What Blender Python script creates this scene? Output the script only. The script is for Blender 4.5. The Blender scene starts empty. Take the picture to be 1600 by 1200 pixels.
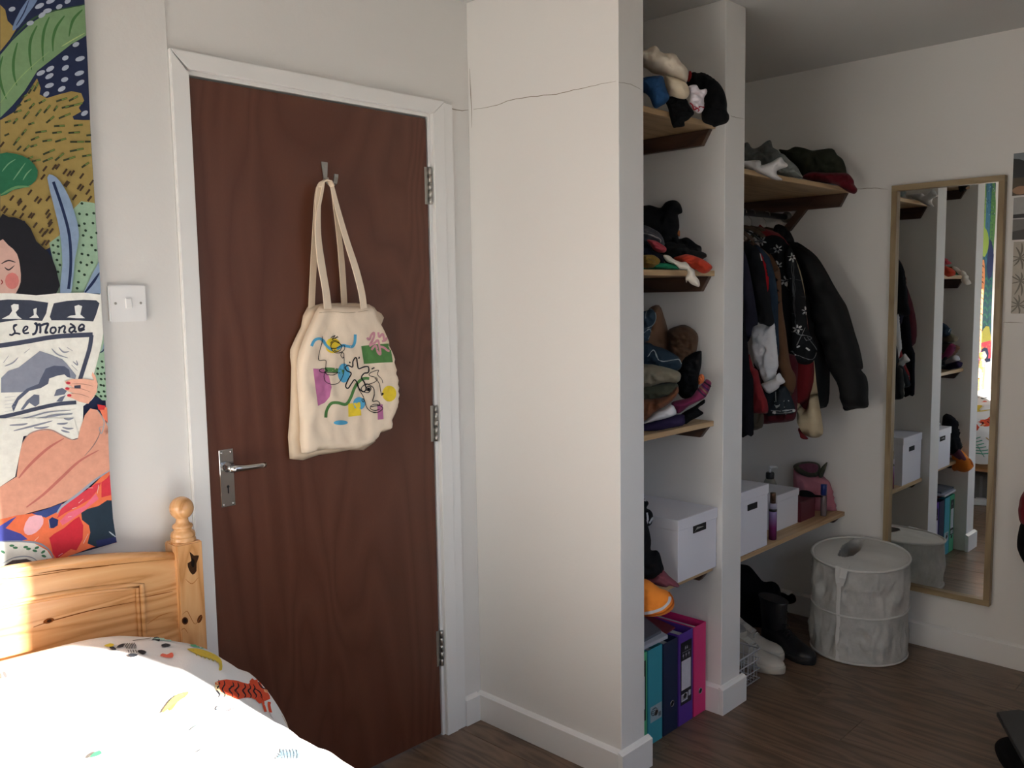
import bpy, bmesh, math, random
from mathutils import Vector, Matrix, noise
from mathutils.geometry import delaunay_2d_cdt
from mathutils.bvhtree import BVHTree
random.seed(7)
SC = bpy.context.scene
COL = SC.collection

# ------------------------------------------------------------------ camera
CX, CY, CZ = -1.0528, -2.1102, 1.4382
YAW, PITCH, ROLL, FOC = 0.80091, 0.09868, -0.016505, 1372.49
fw = Vector((math.sin(YAW)*math.cos(PITCH), math.cos(YAW)*math.cos(PITCH), -math.sin(PITCH)))
r0 = Vector((math.cos(YAW), -math.sin(YAW), 0)); u0 = r0.cross(fw)
rt = math.cos(ROLL)*r0 + math.sin(ROLL)*u0
up = -math.sin(ROLL)*r0 + math.cos(ROLL)*u0
cam_d = bpy.data.cameras.new('camera'); cam = bpy.data.objects.new('camera', cam_d); COL.objects.link(cam)
cam.matrix_world = Matrix(((rt.x, up.x, -fw.x, CX), (rt.y, up.y, -fw.y, CY), (rt.z, up.z, -fw.z, CZ), (0, 0, 0, 1)))
cam_d.sensor_width = 36; cam_d.lens = 36*FOC/1600; cam_d.clip_start = .02
SC.camera = cam
CAM = Vector((CX, CY, CZ)); fw0, rt_, up_ = fw.copy(), rt.copy(), up.copy()

# ------------------------------------------------------------------ sky, sun, exposure
SC.view_settings.view_transform = 'Standard'; SC.view_settings.look = 'None'
SC.view_settings.gamma = 1; SC.view_settings.use_curve_mapping = False
SC.view_settings.exposure = 0.12
SC.cycles.max_bounces = 10; SC.cycles.diffuse_bounces = 6; SC.cycles.transparent_max_bounces = 8
SC.cycles.sample_clamp_indirect = 8
w = bpy.data.worlds.new('sky'); SC.world = w; w.use_nodes = True
nt = w.node_tree; nt.nodes.clear()
out = nt.nodes.new('ShaderNodeOutputWorld'); bg = nt.nodes.new('ShaderNodeBackground')
tc = nt.nodes.new('ShaderNodeTexCoord'); sp = nt.nodes.new('ShaderNodeSeparateXYZ'); rp = nt.nodes.new('ShaderNodeValToRGB')
mp = nt.nodes.new('ShaderNodeMapRange'); mp.inputs[1].default_value = -1; mp.inputs[2].default_value = 1
nt.links.new(tc.outputs['Generated'], sp.inputs[0]); nt.links.new(sp.outputs[2], mp.inputs[0]); nt.links.new(mp.outputs[0], rp.inputs[0])
cr = rp.color_ramp; cr.elements[0].position = .47; cr.elements[0].color = (.16, .15, .13, 1)
cr.elements[1].position = 1; cr.elements[1].color = (.30, .46, .85, 1)
e = cr.elements.new(.5); e.color = (.50, .52, .50, 1)
e = cr.elements.new(.53); e.color = (.70, .86, 1.06, 1)
e = cr.elements.new(.68); e.color = (.50, .68, 1.0, 1)
nt.links.new(rp.outputs[0], bg.inputs[0]); nt.links.new(bg.outputs[0], out.inputs[0])
bg.inputs[1].default_value = 1.95
sun_d = bpy.data.lights.new('sun', 'SUN'); sun = bpy.data.objects.new('sun', sun_d); COL.objects.link(sun)
sd = Vector((-.66, 1.0, -.27)).normalized()
sun.rotation_euler = sd.to_track_quat('-Z', 'Y').to_euler()
sun_d.energy = 30; sun_d.angle = .009; sun_d.color = (1.0, .96, .89)

# ------------------------------------------------------------------ colours and materials
def lin(v): return v/12.92 if v <= .04045 else ((v+.055)/1.055)**2.4
def C(h, k=1.0):
    return tuple(min(.95, lin(int(h[i:i+2], 16)/255)*k) for i in (0, 2, 4)) + (1,)
MATS = {}
def newmat(name):
    m = bpy.data.materials.new(name); m.use_nodes = True
    return m, m.node_tree, m.node_tree.nodes['Principled BSDF']
def coords(nt, scale=(1, 1, 1), rot=(0, 0, 0), kind='Object'):
    t = nt.nodes.new('ShaderNodeTexCoord'); mp = nt.nodes.new('ShaderNodeMapping')
    mp.inputs['Scale'].default_value = scale; mp.inputs['Rotation'].default_value = rot
    nt.links.new(t.outputs[kind], mp.inputs[0]); return mp.outputs[0]
def noise_n(nt, vec, scale, detail=4, rough=.5, dist=0):
    n = nt.nodes.new('ShaderNodeTexNoise'); n.inputs['Scale'].default_value = scale
    n.inputs['Detail'].default_value = detail; n.inputs['Roughness'].default_value = rough; n.inputs['Distortion'].default_value = dist
    if vec: nt.links.new(vec, n.inputs['Vector'])
    return n.outputs[0]
def ramp(nt, fac, stops):
    r = nt.nodes.new('ShaderNodeValToRGB'); cr = r.color_ramp
    cr.elements[0].position, cr.elements[0].color = stops[0]; cr.elements[1].position, cr.elements[1].color = stops[-1]
    for p, c in stops[1:-1]:
        e = cr.elements.new(p); e.color = c
    nt.links.new(fac, r.inputs[0]); return r.outputs[0]
def bump(nt, b, h, strength=.3, dist=.01):
    n = nt.nodes.new('ShaderNodeBump'); n.inputs['Strength'].default_value = strength; n.inputs['Distance'].default_value = dist
    nt.links.new(h, n.inputs['Height']); nt.links.new(n.outputs[0], b.inputs['Normal'])
def plain(name, col, rough=.5, metal=0, spec=.5, bmp=0, bscale=80, var=0, bdist=.002):
    if name in MATS: return MATS[name]
    m, nt, b = newmat(name); b.inputs['Base Color'].default_value = col
    b.inputs['Roughness'].default_value = rough; b.inputs['Metallic'].default_value = metal
    b.inputs['Specular IOR Level'].default_value = spec
    if bmp or var:
        v = coords(nt); n = noise_n(nt, v, bscale, 5, .6)
        if bmp: bump(nt, b, n, bmp, bdist)
        if var:
            n2 = noise_n(nt, v, bscale*.15, 4, .6)
            lo = tuple(c*(1-var) for c in col[:3])+(1,); hi = tuple(min(.95, c*(1+var)) for c in col[:3])+(1,)
            nt.links.new(ramp(nt, n2, [(.3, lo), (.7, hi)]), b.inputs['Base Color'])
    MATS[name] = m; return m
def cloth_m(name, col, var=.15, rough=.9, weave=260):
    if name in MATS: return MATS[name]
    m, nt, b = newmat(name); b.inputs['Roughness'].default_value = rough
    b.inputs['Specular IOR Level'].default_value = .15
    b.inputs['Sheen Weight'].default_value = .06 if col[0] > .05 else 0
    v = coords(nt); n = noise_n(nt, v, weave, 3, .6); n2 = noise_n(nt, v, 9, 4, .6)
    lo = tuple(c*(1-var) for c in col[:3])+(1,); hi = tuple(min(.95, c*(1+var)) for c in col[:3])+(1,)
    nt.links.new(ramp(nt, n2, [(.3, lo), (.7, hi)]), b.inputs['Base Color'])
    bump(nt, b, n, .35, .002)
    MATS[name] = m; return m
def print_m(name, rough=.85, spec=.15):
    if name in MATS: return MATS[name]
    m, nt, b = newmat(name); a = nt.nodes.new('ShaderNodeAttribute'); a.attribute_name = 'ink'
    v = coords(nt); n = noise_n(nt, v, 60, 5, .65)
    mx = nt.nodes.new('ShaderNodeMix'); mx.data_type = 'RGBA'; mx.blend_type = 'MULTIPLY'; mx.inputs[0].default_value = 1
    g = ramp(nt, n, [(.3, (.86, .86, .86, 1)), (.7, (1, 1, 1, 1))])
    nt.links.new(a.outputs[0], mx.inputs[6]); nt.links.new(g, mx.inputs[7]); nt.links.new(mx.outputs[2], b.inputs['Base Color'])
    b.inputs['Roughness'].default_value = rough; b.inputs['Specular IOR Level'].default_value = spec
    MATS[name] = m; return m
def wood_m(name, dark, mid, light, scale=(1, 1, 1), rot=(0, 0, 0), rough=.4, bands=6, dist=3, perobj=False, coat=0, fine=.25):
    if name in MATS: return MATS[name]
    m, nt, b = newmat(name)
    v = coords(nt, scale, rot)
    if perobj:
        oi = nt.nodes.new('ShaderNodeObjectInfo'); ad = nt.nodes.new('ShaderNodeVectorMath'); ad.operation = 'ADD'
        mu = nt.nodes.new('ShaderNodeVectorMath'); mu.operation = 'SCALE'; mu.inputs[3].default_value = 37
        cb = nt.nodes.new('ShaderNodeCombineXYZ')
        for i in range(3): nt.links.new(oi.outputs['Random'], cb.inputs[i])
        nt.links.new(cb.outputs[0], mu.inputs[0]); nt.links.new(v, ad.inputs[0]); nt.links.new(mu.outputs[0], ad.inputs[1]); v = ad.outputs[0]
    n = noise_n(nt, v, 1.2, 3, .5, .6)
    wv = nt.nodes.new('ShaderNodeMath'); wv.operation = 'MULTIPLY'; wv.inputs[1].default_value = bands
    nt.links.new(n, wv.inputs[0])
    fr = nt.nodes.new('ShaderNodeMath'); fr.operation = 'PINGPONG'; fr.inputs[1].default_value = .5
    nt.links.new(wv.outputs[0], fr.inputs[0])
    v2 = coords(nt, tuple(s*dist for s in scale), rot)
    n2 = noise_n(nt, v2, 14, 5, .65)
    ad2 = nt.nodes.new('ShaderNodeMath'); ad2.operation = 'MULTIPLY_ADD'; ad2.inputs[1].default_value = 1.5; 
    nt.links.new(fr.outputs[0], ad2.inputs[0])
    sc = nt.nodes.new('ShaderNodeMath'); sc.operation = 'MULTIPLY_ADD'; sc.inputs[1].default_value = fine; sc.inputs[2].default_value = -fine*.5
    nt.links.new(n2, sc.inputs[0]); nt.links.new(sc.outputs[0], ad2.inputs[2])
    nt.links.new(ramp(nt, ad2.outputs[0], [(.0, dark), (.3, mid), (.8, light)]), b.inputs['Base Color'])
    b.inputs['Roughness'].default_value = rough; b.inputs['Coat Weight'].default_value = coat; b.inputs['Coat Roughness'].default_value = .25
    bump(nt, b, n2, .08, .002)
    MATS[name] = m; return m

WALL = plain('wall_paint', (.77, .76, .74, 1), .75, spec=.25, bmp=.25, bscale=70, bdist=.002)
TRIM = plain('gloss_white_paint', (.82, .82, .81, 1), .35, spec=.4, bmp=.08, bscale=30)
CEIL = plain('ceiling_paint', (.64, .64, .63, 1), .9, spec=.1, bmp=.3, bscale=60, bdist=.002)
DOORM = wood_m('red_brown_veneer', C('542c1b'), C('5b3222'), C('623928'), (1.7, 1.7, .5), rough=.42, bands=17, dist=9, fine=.5)
PINE = wood_m('honey_pine', C('bd8752'), C('d29c67'), C('dbaa77'), (1.0, 1.0, 7), rough=.25, bands=11, dist=4, coat=.4, fine=.3)
PINEV = wood_m('honey_pine_upright', C('bd8752'), C('d29c67'), C('dbaa77'), (9, 9, 1.1), rough=.25, bands=9, dist=3, coat=.4, fine=.3)
SHELF = wood_m('pale_shelf_wood', C('a98a63'), C('bb9c74'), C('c8ab84'), (1, 9, 9), rough=.5, bands=5, dist=3)
BATTEN = wood_m('mahogany_batten', C('3d2a21'), C('4d372b'), C('5a4334'), (6, 1, 6), rough=.45, bands=5, dist=3)
OAK = wood_m('oak_veneer', C('857052'), C('94805f'), C('a08c6b'), (9, 9, 1), rough=.45, bands=5, dist=3)
OAKY = wood_m('oak_veneer_across', C('857052'), C('94805f'), C('a08c6b'), (9, 1, 9), rough=.45, bands=5, dist=3)
FLOORM = wood_m('walnut_laminate', C('594637'), C('6d5745'), C('7c6653'), (7, .9, 1), rough=.33, bands=9, dist=4, perobj=True, fine=.45)
CHROME = plain('chrome', (.55, .55, .55, 1), .12, 1)
STEEL = plain('brushed_steel', (.42, .41, .38, 1), .38, 1)
BLACKP = plain('black_plastic', (.012, .012, .014, 1), .4)
WHITEP = plain('white_plastic', (.82, .82, .82, 1), .3)
DARK = plain('dark_gap', (.01, .01, .01, 1), .9)

# ------------------------------------------------------------------ mesh helpers
def ray(px, py): return (fw + rt*((px-800)/FOC) - up*((py-600)/FOC))
def at(px, py, axis, v):
    """the point of plane axis=v that stands at this spot of the photograph"""
    d = ray(px, py); i = 'xyz'.index(axis); return CAM + d*((v-CAM[i])/d[i])
def atp(px, py, O, N):
    d = ray(px, py); return CAM + d*((O-CAM).dot(N)/d.dot(N))

class MB:
    def __init__(s): s.bm = bmesh.new()
    def box(s, x0, x1, y0, y1, z0, z1, bev=0, seg=1):
        b = bmesh.new(); r = bmesh.ops.create_cube(b, size=1)
        for v in b.verts:
            v.co = Vector(((x0+x1)/2+v.co.x*(x1-x0), (y0+y1)/2+v.co.y*(y1-y0), (z0+z1)/2+v.co.z*(z1-z0)))
        if bev: bmesh.ops.bevel(b, geom=list(b.edges), offset=bev, segments=seg, affect='EDGES')
        s.merge(b); return s
    def merge(s, b, M=None):
        me = bpy.data.meshes.new('t'); b.to_mesh(me); b.free()
        if M: me.transform(M)
        s.bm.from_mesh(me); bpy.data.meshes.remove(me)
    def tube(s, pts, r, n=8, closed=False):
        pts = [Vector(p) for p in pts]; rings = []; N = len(pts)
        ref = None
        for i, p in enumerate(pts):
            a = pts[(i-1) % N] if closed or i else p; c = pts[(i+1) % N] if closed or i < N-1 else p
            t = (c-a).normalized()
            if ref is None:
                ref = Vector((0, 0, 1)) if abs(t.z) < .9 else Vector((1, 0, 0))
            x = t.cross(ref).normalized(); y = x.cross(t).normalized(); ref = y
            rr = r[i] if isinstance(r, (list, tuple)) else r
            rings.append([s.bm.verts.new(p + x*math.cos(2*math.pi*k/n)*rr + y*math.sin(2*math.pi*k/n)*rr) for k in range(n)])
        for i in range(N if closed else N-1):
            A, B = rings[i], rings[(i+1) % N]
            for k in range(n):
                f = s.bm.faces.new((A[k], A[(k+1) % n], B[(k+1) % n], B[k])); f.smooth = True
        if not closed:
            s.bm.faces.new(rings[0][::-1]); s.bm.faces.new(rings[-1])
        return s
    def ribbon(s, pts, w, th, side):
        """flat strap along pts, 'side' = direction across its width"""
        pts = [Vector(p) for p in pts]; rings = []; N = len(pts)
        for i, p in enumerate(pts):
            a = pts[max(i-1, 0)]; c = pts[min(i+1, N-1)]; t = (c-a).normalized()
            sd = Vector(side(i)) if callable(side) else Vector(side); sd = (sd - t*sd.dot(t)).normalized(); nn = t.cross(sd).normalized()
            ww = w[i] if isinstance(w, (list, tuple)) else w
            rings.append([s.bm.verts.new(p+sd*ww/2+nn*th/2), s.bm.verts.new(p-sd*ww/2+nn*th/2), s.bm.verts.new(p-sd*ww/2-nn*th/2), s.bm.verts.new(p+sd*ww/2-nn*th/2)])
        for i in range(N-1):
            A, B = rings[i], rings[i+1]
            for k in range(4):
                f = s.bm.faces.new((A[k], A[(k+1) % 4], B[(k+1) % 4], B[k])); f.smooth = False
        s.bm.faces.new(rings[0][::-1]); s.bm.faces.new(rings[-1]); return s
    def lathe(s, prof, c, n=32, axis='z', cap=True):
        """profile of (radius, height) pairs turned round the axis through c"""
        c = Vector(c); rings = []
        for r, h in prof:
            ring = []
            for k in range(n):
                a = 2*math.pi*k/n; p = (math.cos(a)*r, math.sin(a)*r, h)
                if axis == 'y': p = (p[0], p[2], p[1])
                if axis == 'x': p = (p[2], p[0], p[1])
                ring.append(s.bm.verts.new(c+Vector(p)))
            rings.append(ring)
        for A, B in zip(rings, rings[1:]):
            for k in range(n):
                f = s.bm.faces.new((A[k], A[(k+1) % n], B[(k+1) % n], B[k])); f.smooth = True
        if cap: s.bm.faces.new(rings[0][::-1]); s.bm.faces.new(rings[-1])
        return s
    def prism(s, poly, d, bev=0):
        """closed polygon of 3D points pushed along d"""
        b = bmesh.new(); d = Vector(d)
        A = [b.verts.new(Vector(p)) for p in poly]; B = [b.verts.new(Vector(p)+d) for p in poly]; n = len(A)
        b.faces.new(A[::-1]); b.faces.new(B)
        for k in range(n): b.faces.new((A[k], A[(k+1) % n], B[(k+1) % n], B[k]))
        bmesh.ops.recalc_face_normals(b, faces=list(b.faces))
        if bev: bmesh.ops.bevel(b, geom=list(b.edges), offset=bev, segments=2, affect='EDGES')
        s.merge(b); return s
    def build(s, name, mat, parent=None, **kw):
        return link(name, s.bm, mat, parent, **kw)

def link(name, bm, mat, parent=None, origin=None, smooth=None, recalc=True, **props):
    if recalc: bmesh.ops.recalc_face_normals(bm, faces=list(bm.faces))
    me = bpy.data.meshes.new(name); bm.to_mesh(me); bm.free()
    for m in (mat if isinstance(mat, (list, tuple)) else [mat]): me.materials.append(m)
    o = bpy.data.objects.new(name, me); COL.objects.link(o)
    if parent is not None:
        o.parent = parent
        wl = Vector((0, 0, 0)); p = parent
        while p: wl += p.location; p = p.parent
        me.transform(Matrix.Translation(-wl))
    else:
        if origin is None:
            xs = [v.co for v in me.vertices]
            lo = [min(v[i] for v in xs) for i in range(3)]; hi = [max(v[i] for v in xs) for i in range(3)]
            origin = ((lo[0]+hi[0])/2, (lo[1]+hi[1])/2, lo[2])
        me.transform(Matrix.Translation(-Vector(origin))); o.location = origin
    if smooth is not None:
        for p in me.polygons: p.use_smooth = smooth
    for k, v in props.items(): o[k] = v
    return o
def thing(name, label, cat, loc, group=None):
    o = bpy.data.objects.new(name, None); COL.objects.link(o); o.location = loc; o.empty_display_size = .05
    o['label'] = label; o['category'] = cat
    if group: o['group'] = group
    return o
def tag(o, label, cat, group=None):
    o['label'] = label; o['category'] = cat
    if group: o['group'] = group
    return o
def struct(name, mb, mat, **kw):
    o = mb.build(name, mat, None, origin=(0, 0, 0), **kw); o['kind'] = 'structure'; return o

def smooth_closed(P, k=4):
    n = len(P); out = []
    for i in range(n):
        a, b, c, d = P[i-1], P[i], P[(i+1) % n], P[(i+2) % n]
        for j in range(k):
            t = j/k
            out.append(tuple(.5*((2*b[q])+(-a[q]+c[q])*t+(2*a[q]-5*b[q]+4*c[q]-d[q])*t*t+(-a[q]+3*b[q]-3*c[q]+d[q])*t**3) for q in (0, 1)))
    return out
def smooth_open(P, k=5):
    if len(P) < 3: return [tuple(p) for p in P]
    Q = [P[0]]+list(P)+[P[-1]]; out = []; D = len(P[0])
    for i in range(1, len(Q)-2):
        a, b, c, d = Q[i-1], Q[i], Q[i+1], Q[i+2]
        for j in range(k):
            t = j/k
            out.append(tuple(.5*((2*b[q])+(-a[q]+c[q])*t+(2*a[q]-5*b[q]+4*c[q]-d[q])*t*t+(-a[q]+3*b[q]-3*c[q]+d[q])*t**3) for q in range(D)))
    out.append(tuple(P[-1])); return out
def inside(p, P):
    x, y = p; r = False; j = len(P)-1
    for i in range(len(P)):
        xi, yi = P[i]; xj, yj = P[j]
        if (yi > y) != (yj > y) and x < (xj-xi)*(y-yi)/(yj-yi)+xi: r = not r
        j = i
    return r
def dist_edge(p, P):
    x, y = p; m = 1e9; j = len(P)-1
    for i in range(len(P)):
        ax, ay = P[j]; bx, by = P[i]; dx, dy = bx-ax, by-ay; L = dx*dx+dy*dy
        t = 0 if L == 0 else max(0, min(1, ((x-ax)*dx+(y-ay)*dy)/L))
        d = (x-ax-t*dx)**2+(y-ay-t*dy)**2
        if d < m: m = d
        j = i
    return math.sqrt(m)
def triangulate(P, step):
    """triangles filling outline P (2D), with inner points every 'step'"""
    xs = [p[0] for p in P]; ys = [p[1] for p in P]; n = len(P)
    pts = [Vector(p) for p in P]
    # densify the edge
    D = []
    for i in range(n):
        a = Vector(P[i]); b = Vector(P[(i+1) % n]); k = max(1, int((b-a).length/step))
        for j in range(k): D.append(a+(b-a)*(j/k))
    edges = [(i, (i+1) % len(D)) for i in range(len(D))]; V = list(D)
    y = min(ys)+step*.5; row = 0
    while y < max(ys):
        x = min(xs)+step*(.5 if row % 2 else 1.0)
        while x < max(xs):
            if inside((x, y), P) and dist_edge((x, y), P) > step*.45: V.append(Vector((x, y)))
            x += step
        y += step*.87; row += 1
    r = delaunay_2d_cdt(V, edges, [], 1, 1e-6)
    return [tuple(v) for v in r[0]], r[2]

def softbody(outline, O, N, thick, back=.5, wr=.006, freq=14, seed=0, detail=30, clamp=None, smooth=4, fn=None, stretch=(1, 1), round_=1.0):
    """a stuffed or folded cloth shape: its outline stands in the plane through O with normal N
    (towards the room) and it bulges out of that plane on both sides, with creases"""
    O = Vector(O); N = Vector(N).normalized(); T = Vector((0, 0, 1)).cross(N).normalized(); Z = N.cross(T)*1
    P = []
    for q in outline:
        p = atp(q[0], q[1], O, N)-O; P.append((p.dot(T), p.dot(Z)))
    P = smooth_closed(P, smooth) if smooth > 1 else P
    xs = [p[0] for p in P]; ys = [p[1] for p in P]; size = max(max(xs)-min(xs), max(ys)-min(ys))
    V, Fc = triangulate(P, size/detail)
    dd = [dist_edge(v, P) for v in V]; md = max(dd) or 1; R = min(md, max(thick*round_, .01))
    bm = bmesh.new(); fr = []; bk = []
    for v, d in zip(V, dd):
        e = 0 if d < size*1e-4 else math.sqrt(max(0, 1-(1-min(d/R, 1))**2))
        q = Vector((v[0]*freq*stretch[0], v[1]*freq*stretch[1], seed*3.7))
        n1 = noise.noise(q+Vector((noise.noise(q*.5)*2, 0, 0))); n2 = 1-abs(noise.noise(q*2.1+Vector((5, 9, 1))))*2; n3 = 1-abs(noise.noise(Vector((q.x*2.2+q.y*3.1, q.y*3.4-q.x*1.3, q.z+4))))*2.6
        h = thick*e + wr*min(1, d/(R*.6))*(n1*1.3+n2*.9+n3*.55)
        if fn: h += fn(v[0], v[1], d)*min(1, d/(R*.5))
        f = O + T*v[0] + Z*v[1] + N*h
        b = O + T*v[0] + Z*v[1] - N*(thick*back*e)
        edge = d < size*1e-4
        a = bm.verts.new(f); fr.append(a); bk.append(a if edge else bm.verts.new(b))
    for t in Fc:
        A = [fr[i] for i in t]
        try: bm.faces.new(A)
        except ValueError: pass
        B = [bk[i] for i in t][::-1]
        if set(A) != set(B):
            try: bm.faces.new(B)
            except ValueError: pass
    if clamp:
        for v in bm.verts:
            for i, (lo, hi) in enumerate(clamp):
                if lo is not None and v.co[i] < lo: v.co[i] = lo + (lo-v.co[i])*.0
                if hi is not None and v.co[i] > hi: v.co[i] = hi
    for f in bm.faces: f.smooth = True
    return bm

class Ink:
    """flat print: coloured patches lying on a surface. 'to' turns a 2D spot into (point, normal)"""
    def __init__(s, to, lift=.0004, step=None):
        s.to = to; s.bm = bmesh.new(); s.lay = s.bm.faces.layers.int.new('c'); s.cols = []; s.n = 0; s.lift = lift; s.step = step; s.dl = .06; s.items = []
    def fill(s, P, col, k=1.0, smooth=1, step=None):
        if isinstance(col, str): col = C(col, k)
        s.cols.append(col); s.n += 1; ci = len(s.cols)
        if smooth > 1: P = smooth_closed(P, smooth)
        xs = [p[0] for p in P]; ys = [p[1] for p in P]
        s.items.append((ci, min(xs), min(ys), max(xs), max(ys)))
        st = step or s.step or max(max(xs)-min(xs), max(ys)-min(ys))/3
        try: V, Fc = triangulate(P, st)
        except Exception: return
        vs = []
        for v in V:
            r = s.to(v[0], v[1])
            vs.append(s.bm.verts.new(r[0]+r[1]*(s.lift*(1+s.n*s.dl))) if r else None)
        for t in Fc:
            q = [vs[i] for i in t]
            if None in q: continue
            try: f = s.bm.faces.new(q); f[s.lay] = ci; f.smooth = True
            except ValueError: pass
    def stroke(s, P, w, col, k=1.0, smooth=5, taper=False, step=None):
        P = smooth_open(P, smooth) if smooth > 1 else P; n = len(P); L = []; R_ = []
        for i, p in enumerate(P):
            a = P[max(i-1, 0)]; b = P[min(i+1, n-1)]; dx, dy = b[0]-a[0], b[1]-a[1]; l = math.hypot(dx, dy) or 1
            ww = w/2*(math.sin(math.pi*(.12+.8*i/(n-1))) if taper and n > 1 else 1)
            L.append((p[0]-dy/l*ww, p[1]+dx/l*ww)); R_.append((p[0]+dy/l*ww, p[1]-dx/l*ww))
        if isinstance(col, str): col = C(col, k)
        s.cols.append(col); s.n += 1; ci = len(s.cols)
        Z_ = L+R_; s.items.append((ci, min(p[0] for p in Z_), min(p[1] for p in Z_), max(p[0] for p in Z_), max(p[1] for p in Z_)))
        prev = None
        for l, r in zip(L, R_):
            a, b = s.to(*l), s.to(*r)
            cur = None
            if a and b:
                e = s.lift*(1+s.n*s.dl); cur = (s.bm.verts.new(a[0]+a[1]*e), s.bm.verts.new(b[0]+b[1]*e))
            if prev and cur:
                f = s.bm.faces.new((prev[0], cur[0], cur[1], prev[1])); f[s.lay] = ci; f.smooth = True
            prev = cur
    def dot(s, x, y, rx, ry=None, col='000000', rot=0, n=12, k=1.0):
        ry = ry or rx; c, sn = math.cos(rot), math.sin(rot)
        s.fill([(x+math.cos(2*math.pi*i/n)*rx*c-math.sin(2*math.pi*i/n)*ry*sn, y+math.cos(2*math.pi*i/n)*rx*sn+math.sin(2*math.pi*i/n)*ry*c) for i in range(n)], col, k, step=max(rx, ry)*3 if not s.step else s.step)
    def rect(s, x0, y0, x1, y1, col, k=1.0): s.fill([(x0, y0), (x1, y0), (x1, y1), (x0, y1)], col, k)
    def build(s, name, parent, mat=None, split=0, **kw):
        """split > 0: marks further apart than that (in drawing units) become parts of their own"""
        mat = mat or print_m('printed_ink')
        if not split: return s._one(name, s.bm, parent, mat, kw)
        grp = []
        for ci, x0, y0, x1, y1 in s.items:
            box = [x0-split, y0-split, x1+split, y1+split]; ids = {ci}; rest = []
            for g in grp:
                if g[0][0] < x1+split and g[0][2] > x0-split and g[0][1] < y1+split and g[0][3] > y0-split:
                    box = [min(box[0], g[0][0]), min(box[1], g[0][1]), max(box[2], g[0][2]), max(box[3], g[0][3])]; ids |= g[1]
                else: rest.append(g)
            grp = rest+[(box, ids)]
        for box, ids in grp:
            b = s.bm.copy(); L = b.faces.layers.int['c']
            bmesh.ops.delete(b, geom=[f for f in b.faces if f[L] not in ids], context='FACES')
            if len(b.faces): s._one(name, b, parent, mat, kw)
            else: b.free()
    def _one(s, name, bm, parent, mat, kw):
        lay = bm.faces.layers.int['c']; ids = [f[lay] for f in bm.faces]
        o = link(name, bm, mat, parent, recalc=False, **kw)
        at_ = o.data.color_attributes.new('ink', 'FLOAT_COLOR', 'CORNER')
        li = 0
        for p, c in zip(o.data.polygons, ids):
            col = s.cols[c-1]
            for _ in range(p.loop_total): at_.data[li].color = col; li += 1
        return o
def onto(obj_or_bm, loc=None):
    """projects spots of the photograph along the sight line onto a mesh"""
    if isinstance(obj_or_bm, bmesh.types.BMesh):
        obj_or_bm.verts.index_update(); obj_or_bm.faces.index_update(); obj_or_bm.normal_update(); t = BVHTree.FromBMesh(obj_or_bm); L = Vector((0, 0, 0))
    else:
        b = bmesh.new(); b.from_mesh(obj_or_bm.data); t = BVHTree.FromBMesh(b); b.free()
        L = Vector((0, 0, 0)); p = obj_or_bm
        while p: L += p.location; p = p.parent
    def f(x, y):
        d = ray(x, y).normalized(); h = t.ray_cast(CAM-L, d)
        if h[0] is None: return None
        n = h[1] if h[1].dot(d) < 0 else -h[1]
        return (h[0]+L, n)
    return f
def plane_to(axis, v, nrm):
    N = Vector(nrm)
    return lambda x, y: (at(x, y, axis, v), N)
# ------------------------------------------------------------------ the room
XC, L1, T1, X2, T2, L2, XR, H = .9426, .6026, .1163, 1.519, .1242, .5948, 2.582, 2.3714
XL, YB, HB, TB = -1.75, -2.80, .0942, .018
XP1, XP2 = XC+T1, X2+T2
DZ = 1.989
# floor: laminate boards running away from the door wall
sub = MB().box(XL-.1, XR+.1, YB-.1, .1, -.06, -.012)
floor = struct('floor', sub, DARK)
x = XL-.1; row = 0; PW = .192
while x < XR+.02:
    y = YB-.1 - random.random()*1.1
    while y < .1:
        y1 = min(y+1.28, .1); y0 = max(y, YB-.1)
        if y1-y0 > .05:
            MB().box(x+.0006, min(x+PW, XR+.1)-.0006, y0+.0006, y1-.0006, -.012, 0, bev=.0008).build('plank', FLOORM, floor)
        y += 1.28
    x += PW; row += 1
# ceiling
struct('ceiling', MB().box(XL-.2, XR+.2, YB-.2, .2, H, H+.1), CEIL)
# door wall with its opening
mb = MB(); OX0, OX1, OZ = -.006, .768, DZ+.006
mb.box(XL-.2, OX0-.03, 0, .12, 0, H); mb.box(OX1+.03, XR+.2, 0, .12, 0, H); mb.box(OX0-.03, OX1+.03, 0, .12, OZ+.03, H)
wall_front = struct('wall_front', mb, WALL)
# thicker plaster left of the door, sitting a little proud
struct('trim_1', MB().box(XL, -.052, -.006, .0, 0, H, bev=.002), WALL)
struct('wall_right', MB().box(XR, XR+.12, YB-.1, .1, 0, H), WALL)
struct('wall_left', MB().box(XL-.12, XL, YB-.1, .1, 0, H), WALL)
# window wall behind the camera
WIN = [(-.75, .50, .95, 2.2), (.70, 1.50, .95, 2.28)]
mb = MB(); prev = XL-.1
for (a, b, z0, z1) in WIN:
    mb.box(prev, a, YB-.25, YB, 0, H); mb.box(a, b, YB-.25, YB, 0, z0); mb.box(a, b, YB-.25, YB, z1, H); prev = b
mb.box(prev, XR+.1, YB-.25, YB, 0, H)
struct('wall_back', mb, WALL)
struct('added_shade_wall', MB().box(1.66, XR, YB, -1.74, 0, H), WALL)  # unseen wall block, added to keep window light off the right wall
GL, gnt, gb = newmat('window_glass'); gnt.nodes.remove(gb)
g_o = gnt.nodes['Material Output']; tr = gnt.nodes.new('ShaderNodeBsdfTransparent'); gg = gnt.nodes.new('ShaderNodeBsdfGlossy'); gg.inputs['Roughness'].default_value = 0
ms = gnt.nodes.new('ShaderNodeMixShader'); ms.inputs[0].default_value = .05
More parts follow.
